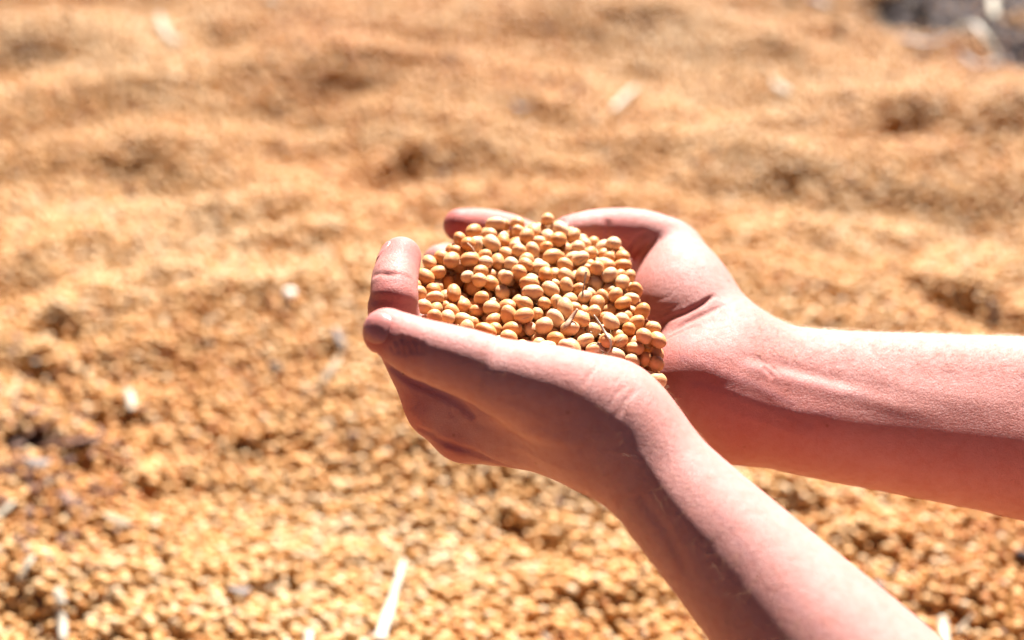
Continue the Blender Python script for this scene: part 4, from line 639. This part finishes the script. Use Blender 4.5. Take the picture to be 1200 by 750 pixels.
for words, lst in NAMED.items():
    lst.sort(key=lambda q: q[0]); n = len(lst)
    for i, (_, o) in enumerate(lst):
        pos = '' if n == 1 else ', left one' if (n, i) == (2, 0) else ', right one' if (n, i) == (2, 1) else ', leftmost' if i == 0 else ', rightmost' if i == n - 1 else ', ' + ('second', 'third', 'fourth', 'fifth', 'sixth', 'seventh', 'eighth', 'ninth')[min(i, 9) - 1] + ' from left'
        tag(o, words + pos, 'soybean', 'soybeans heaped in the cupped hands')
Vs = []; Fs = []; bmf = ball('fill', 8, 6, None, None); fv = np.array([v.co[:] for v in bmf.vertices]); bm = bmesh.new(); bm.from_mesh(bmf); bmesh.ops.triangulate(bm, faces=bm.faces); ff = np.array([[v.index for v in f.verts] for f in bm.faces]); bm.free()
for k, r in enumerate(HIDDEN.split(';')):
    x, y, z, s = [float(v) for v in r.split(',')]; Vs.append(fv * s / 1e5 + np.array((x, y, z)) / 1e4); Fs.append(ff + k * len(fv))
fill = link('soybean_filling', mesh_np('soybean_filling', np.concatenate(Vs), np.concatenate(Fs)), M_BEAN); fill['tint'] = .5
tag(fill, 'soybeans buried under the heap in the cupped hands', 'soybeans', kind='stuff')

# ------------------------------------------------------------------ chaff, straw and stalks
def stalk(name, pts, widths, thick=.35, mat=None, sides=10, rough=.12, seed=0, parent=None, up=(0, 0, 1)):
    """a bent dry stem, blade or pod: swept flattened section"""
    r = random.Random(seed); pts = [Vector(p) for p in pts]; n = len(pts); N = []
    q = []
    for i in range(n - 1):
        p0 = pts[max(0, i - 1)]; p1, p2 = pts[i], pts[i + 1]; p3 = pts[min(n - 1, i + 2)]
        for t in (0, .25, .5, .75):
            q.append((.5 * (2 * p1 + (p2 - p0) * t + (2 * p0 - 5 * p1 + 4 * p2 - p3) * t * t + (3 * p1 - p0 - 3 * p2 + p3) * t ** 3), widths[i] + (widths[i + 1] - widths[i]) * (t * t * (3 - 2 * t))))
    q.append((pts[-1], widths[-1])); V = []; F = []
    for i, (p, w) in enumerate(q):
        d = (q[min(i + 1, len(q) - 1)][0] - q[max(i - 1, 0)][0]).normalized(); u = Vector(up); s = d.cross(u)
        if s.length < .05: s = d.cross(Vector((1, 0, 0)))
        s.normalize(); u = s.cross(d); w2 = w * (1 + r.uniform(-rough, rough)); tw = .25 * math.sin(i * .5 + seed)
        s2 = s * math.cos(tw) + u * math.sin(tw); u2 = u * math.cos(tw) - s * math.sin(tw)
        for k in range(sides):
            a = 2 * math.pi * k / sides; V.append(p + s2 * math.cos(a) * w2 / 2 + u2 * math.sin(a) * w2 / 2 * thick * (1 + r.uniform(-rough, rough)))
    m = len(q)
    for i in range(m - 1):
        for k in range(sides): F.append((i * sides + k, i * sides + (k + 1) % sides, (i + 1) * sides + (k + 1) % sides, (i + 1) * sides + k))
    bm = bmesh.new(); vs = [bm.verts.new(v) for v in V]
    for f in F: bm.faces.new([vs[i] for i in f])
    bm.faces.new(vs[:sides][::-1]); bm.faces.new(vs[-sides:]); bmesh.ops.recalc_face_normals(bm, faces=bm.faces)
    me = bpy.data.meshes.new(name); bm.to_mesh(me); bm.free()
    return link(name, me, mat, parent)
def onground(px, py, lift=.004):
    p = gnd(px, py)
    for _ in range(3):
        z = float(terrain(p[0], p[1])) + lift; d = (CAM_H - z) / (math.sin(PITCH) + (py - 375) / FPX * math.cos(PITCH)); p = at(px, py, d)
    return p
def litter(name, label, cat, path, widths, mat, lift=.006, thick=.3, group=None, seed=0, lifts=None, sides=10, rough=.12):
    P = [onground(x, y, (lifts[i] if lifts else lift)) for i, (x, y) in enumerate(path)]
    if 'long straight' in label:
        A, B = gnd(*path[0]), gnd(*path[-1]); A[2] = float(terrain(A[0], A[1])) + .006; B[2] = float(terrain(B[0], B[1])) + .016
        t_ = [(q[1] - path[0][1]) / (path[-1][1] - path[0][1]) for q in path]; P = [A + (B - A) * t for t in t_]
    o = stalk(name, P, [w * (.74 if max(widths) > 8.7 or mat is not M_WHITE else 1) / 1000 for w in widths], thick, mat, sides, rough, seed); tag(o, label, cat, group); return o
litter('straw', 'long straight pale straw blade rising from the bottom edge', 'straw', [(473, 645), (468, 672), (461, 705), (453, 745), (447, 775)], [2.6, 3.6, 5, 6.4, 7.2], M_WHITE, lifts=[.008, .010, .012, .014, .014], thick=.16, seed=1)
litter('straw', 'short pale straw stub at the bottom edge left of the long blade', 'straw', [(364, 738), (361, 750), (357, 770)], [5, 6.5, 7], M_PALE, thick=.3, seed=2)
litter('straw', 'short thick pale straw piece slanting near the lower left edge', 'straw', [(39, 652), (31, 664), (22, 680)], [5, 5.5, 5], M_PALE, .008, .5, seed=3)
litter('pod', 'small whitish knobbly pod standing at the bottom left', 'pod', [(67, 690), (69, 699), (71, 707), (70, 716), (73, 730), (74, 752)], [3, 6.5, 7, 4.5, 6, 4], M_WHITE, .009, .7, seed=4)
litter('straw', 'pale straw end lying at the left edge below the middle', 'straw', [(16, 588), (6, 598), (-8, 608)], [6, 7, 7], M_PALE, .007, .4, seed=5)
litter('stalk', 'reddish brown stalk lying flat at the left among dusty beans', 'stalk', [(118, 516), (95, 518), (70, 521), (46, 524)], [6, 9, 9, 5], M_RUST, .006, .5, seed=6)
litter('husk', 'tan curled husk chip left of the lower middle', 'husk', [(122, 602), (137, 610), (152, 617)], [5, 11, 6], M_TAN, .008, .35, seed=7)
litter('husk', 'small upright white chip left of the cupped hands', 'husk', [(151, 457), (153, 468), (154, 480)], [4.5, 6, 4], M_WHITE, .010, .5, seed=8)
litter('straw', 'brownish straw lying beside the near thumb tip', 'straw', [(398, 418), (388, 432), (376, 450)], [6, 9, 7], M_TAN, .007, .4, seed=9)
litter('stalk', 'faint mauve brown stalk above the straw left of the thumb', 'stalk', [(392, 385), (398, 398), (404, 412)], [5, 8, 5], M_GREY, .007, .5, seed=19)
litter('clod', 'small dark clod left of the near thumb', 'clod', [(316, 426), (322, 431), (329, 436)], [5, 11, 6], M_CLOD, .006, .9, seed=10, rough=.3)
litter('straw', 'curved whitish straw lying in the upper left', 'straw', [(186, 18), (190, 30), (198, 42), (210, 50)], [9, 12, 12, 9], M_PALE, .014, .45, seed=11)
litter('straw', 'pale blurred straw lying above the far thumb', 'straw', [(744, 102), (732, 114), (718, 128)], [7, 9, 7], M_PALE, .012, .4, seed=12)
litter('husk', 'pale chip at the top edge in the left third', 'husk', [(314, -2), (326, 2)], [12, 12], M_PALE, .01, .4, seed=13)
litter('husk', 'pale flake between two mounds above the back fingertip', 'husk', [(602, 122), (612, 127), (622, 124)], [8, 12, 8], M_GREY, .008, .4, seed=14)
litter('pod', 'split whitish pod bent over at the top right corner', 'pod', [(1112, 42), (1126, 33), (1142, 29), (1154, 42), (1164, 58), (1170, 68)], [6, 10, 13, 12, 10, 6], M_PALE, lifts=[.012, .022, .03, .026, .016, .010], thick=.4, seed=15)
litter('husk', 'broad pale husk lying in front of the dark soil patch', 'husk', [(1052, 42), (1072, 48), (1094, 49), (1112, 43)], [6, 12, 13, 6], M_GREY, .012, .35, seed=16)
litter('husk', 'pale husk right of the bent pod', 'husk', [(1128, 62), (1140, 74), (1156, 76), (1172, 70)], [5, 11, 12, 6], M_GREY, .010, .3, seed=17)
litter('straw', 'upright pale straw piece on the dark soil at top right', 'straw', [(1164, -6), (1164, 6), (1166, 20)], [12, 13, 12], M_PALE, .014, .5, seed=18)
litter('husk', 'whitish chip at the top edge right of centre', 'husk', [(948, -4), (962, 3), (974, 6)], [12, 17, 10], M_GREY, .012, .35, seed=20)
litter('husk', 'small pale chip on the ridge right of the far thumb', 'husk', [(905, 96), (914, 102), (924, 108)], [7, 11, 8], M_PALE, .009, .4, seed=21)
litter('stalk', 'grey stalk standing over the top edge of the far forearm', 'stalk', [(1160, 352), (1164, 368), (1166, 386)], [6, 9, 9], M_GREY, .012, .5, seed=22)
litter('straw', 'frayed pale straw end below the near forearm at the bottom', 'straw', [(1104, 722), (1106, 736), (1109, 756)], [5, 9, 9], M_PALE, .011, .35, seed=23)
litter('straw', 'thin slanting straw at the bottom right beside the frayed one', 'straw', [(1141, 720), (1132, 730), (1120, 742)], [5, 4, 5], M_TAN, .011, .5, seed=24)
litter('clod', 'bluish grey crumb between the two forearms at lower right', 'clod', [(1026, 682), (1031, 686), (1037, 690)], [4, 8, 4], M_GREY, .007, .8, seed=25, rough=.3)
litter('stalk', 'blackish crumb under the right end of the far forearm', 'clod', [(1192, 648), (1199, 652), (1208, 655)], [7, 11, 8], M_CLOD, .006, .8, seed=26, rough=.3)
litter('husk', 'dusty grey chip beside the reddish brown stalk', 'husk', [(30, 538), (44, 544), (56, 540)], [7, 12, 8], M_GREY, .007, .4, seed=27)
litter('husk', 'pale flat seed coat flake at the left middle', 'husk', [(268, 688), (284, 694), (292, 690)], [4, 8, 5], M_GREY, .007, .4, seed=28)
# the bright round flake left of the hands
p = onground(340, 344, .011); bm = bmesh.new(); bmesh.ops.create_uvsphere(bm, u_segments=14, v_segments=8, radius=.0046)
for v in bm.verts: v.co.z *= .5; v.co += v.co * .12 * noise.noise(v.co * 300)
me = bpy.data.meshes.new('seed'); bm.to_mesh(me); bm.free(); o = link('seed', me, M_SEED); o.location = p; o.rotation_euler = (.5, .2, 0)
tag(o, 'single bright white seed catching the sun left of the hands', 'seed')

# flakes of chaff strewn over the beans, thickest on the bare soil: one object
V = []; F = []; k = 0
def flake(x, y, s, el):
    global k
    a = RNG.uniform(0, 6.28); z = float(terrain(x, y)) + RNG.uniform(.003, .008); n = 6
    t1, t2 = RNG.normal(0, .35, 2); cu = RNG.uniform(-.5, .5)
    for side in (0, 1):
        for i in range(n):
            u = math.cos(2 * math.pi * i / n) * s * el; w = math.sin(2 * math.pi * i / n) * s * RNG.uniform(.8, 1.1)
            V.append((x + u * math.cos(a) - w * math.sin(a), y + u * math.sin(a) + w * math.cos(a), z + u * t1 + w * t2 + cu * u * u / s / el + side * .0006))
    F.append([k + i for i in range(n)][::-1]); F.append([k + n + i for i in range(n)])
    for i in range(n): F.append([k + i, k + (i + 1) % n, k + n + (i + 1) % n, k + n + i])
    k += 2 * n
def flakes(name, cnt, fn, mat, label):
    global V, F, k
    V = []; F = []; k = 0
    for _ in range(cnt): flake(*fn())
    me = bpy.data.meshes.new(name); me.from_pydata([tuple(v) for v in V], [], F); o = link(name, me, mat, smooth=False); tag(o, label, 'chaff', kind='stuff')
def near_soil():
    c = SOILW[RNG.integers(0, 3)]; return c[0] + RNG.normal(0, .8) * c[2], c[1] + RNG.normal(0, .8) * c[3], RNG.uniform(.0015, .006), RNG.uniform(1, 3.5)
def anywhere():
    y = RNG.uniform(.5, 2.2); return RNG.uniform(-.4, .4) * (y + .5), y, RNG.uniform(.0008, .0018), RNG.uniform(1, 3)
def left_dust():
    p = gnd(RNG.normal(60, 60), RNG.normal(560, 70)); return p[0], p[1], RNG.uniform(.001, .003), RNG.uniform(1, 3)
flakes('chaff', 120, near_soil, M_SOILCHAFF, 'grey brown chaff strewn over the dark soil patch at the top right')
flakes('chaff', 420, anywhere, M_TAN, 'small tan skin flakes scattered thinly over the soybeans')
flakes('chaff', 160, left_dust, M_RUST, 'dusty reddish brown crumbs among the soybeans at the lower left')
# the last few beans resting in the notch between the wrists, and bits of stalk lying on the heap
def beside(f, px, py, off):
    return at(px, py, ((hit(f, px, py) - CAM) @ AX_F) - off)
EXTRA = [(769, 426, .31, .90, (3.6, 3.2, 3.0)), (770, 446, .1, .3, (4.0, 3.4, 3.2)), (747, 425, 1.1, .7, (3.8, 3.3, 3.1)), (748, 441, 2.2, .2, (3.5, 3.2, 3.0)),
         (728, 428, .4, 1.9, (3.7, 3.2, 3.1)), (762, 410, .8, .1, (3.6, 3.3, 3.2)), (735, 436, .8, 2.1, (3.4, 3.1, 3.0))]
for i, (px, py, r1, r2, ax) in enumerate(EXTRA):
    p = at(px, py, (.556, .553, .560, .556, .563, .563, .566)[i])
    o = bpy.data.objects.new('soybean', SHAPES[i % 6]); COL.objects.link(o); o.location = p; o.rotation_euler = (r1, r2, r1 * 3)
    o.scale = [v / 1000 for v in ax]; t = (.5, .33, .3, .6, .4, .64, .45)[i]; o['tint'] = t
    tag(o, ('golden oval soybean, upper of the two lowest in the notch between the wrists', 'long golden soybean lying lowest of all in the notch between the wrists',
            'golden soybean left of the two lowest in the notch between the wrists', 'orange tan soybean half hidden behind the near wrist in the notch',
            'golden soybean at the bend where the near palm meets the notch', 'orange tan shaded soybean just above the notch, touching the far palm heel', 'golden soybean half buried where the heap runs down to the notch')[i],
        'soybean', 'soybeans heaped in the cupped hands')
for (px, py, d, r1, ax, t, words) in [
        (491, 343, .556, .3, (3.3, 3.0, 2.8), .45, 'golden soybean touching the upright finger, highest of four in its crook'), (497, 360, .551, 1.2, (3.5, 3.0, 2.8), .3, 'golden oval soybean in the crook between upright finger and near thumb'),
        (484, 355, .557, 2.1, (3.2, 2.9, 2.8), .6, 'orange tan soybean wedged against the upright finger'), (509, 372, .546, .8, (3.4, 3.0, 2.8), .5, 'golden soybean resting on the near thumb close to the upright finger')]:
    o = bpy.data.objects.new('soybean', SHAPES[int(px) % 6]); COL.objects.link(o); o.location = at(px, py, d); o.rotation_euler = (r1, r1 * 2, r1 * 3)
    o.scale = [v / 1000 for v in ax]; o['tint'] = t; tag(o, words, 'soybean', 'soybeans heaped in the cupped hands')
HP = [(np.array([float(v) for v in r.split(',')[:3]]) / 1e4, float(r.split(',')[8]) / 1e5) for r in BEANS.split(';')]
def onheap(px, py, gap=.0006):
    """just in front of the nearest bean on the line of sight"""
    dr = at(px, py, 1) - CAM; L = np.linalg.norm(dr); u = dr / L; best = None
    for c, r in HP:
        v = c - CAM; t = v @ u; q = v @ v - t * t
        if q < (r * 1.05) ** 2:
            t -= math.sqrt((r * 1.05) ** 2 - q)
            if best is None or t < best: best = t
    return CAM + u * ((best if best else .57 * L) - gap)
def chip(name, label, path, widths, mat, thick=.5, seed=0, cat='stalk'):
    P = [onheap(x, y) for x, y in path]
    z = [np.linalg.norm(p - CAM) for p in P]; m = min(z) + .0008
    P = [CAM + (p - CAM) / d * min(d, m + .0014) for p, d in zip(P, z)]
    o = stalk(name, P, [w / 1000 for w in widths], thick, mat, 8, .1, seed); tag(o, label, cat); return o
s0 = chip('stalk', 'forked thin dry pale stalk lying on beans near the notch', [(696, 369), (702, 378), (708, 388), (714, 396)], [.7, .9, 1.1, 1.3], M_PALE, .6, 1)
for q, path in enumerate(([(692, 389), (702, 392), (714, 396)], [(714, 396), (716, 403), (714, 411), (707, 418)])):
    P = [onheap(x, y, .0009) for x, y in path]; stalk('twig', P, [.0006, .0009, .0011] if q == 0 else [.0011, .0009, .0008, .0006], .6, M_PALE, 8, .1, 5 + q, parent=s0)
chip('stalk', 'tiny hair thin upright stem in the right half of the heap', [(687, 318), (685, 330), (683, 342), (681, 349)], [.9, .7, .6, .5], M_PALE, .7, 2)
chip('husk', 'pinkish beige splinter of hull slanting on the beans above the near palm', [(677, 362), (670, 372), (663, 382), (658, 389)], [1.5, 2.2, 2.3, 1.4], M_HULL, .45, 3, 'husk')
chip('husk', 'pale torn skin flake on the beans by the near wrist', [(700, 402), (706, 408), (711, 413)], [1.6, 2.8, 1.4], M_HULL, .3, 4, 'husk')
chip('husk', 'tiny pale broken shell in the shadowed left of the heap', [(548, 285), (553, 290), (556, 296)], [1.0, 1.6, .9], M_HULL, .4, 6, 'husk')
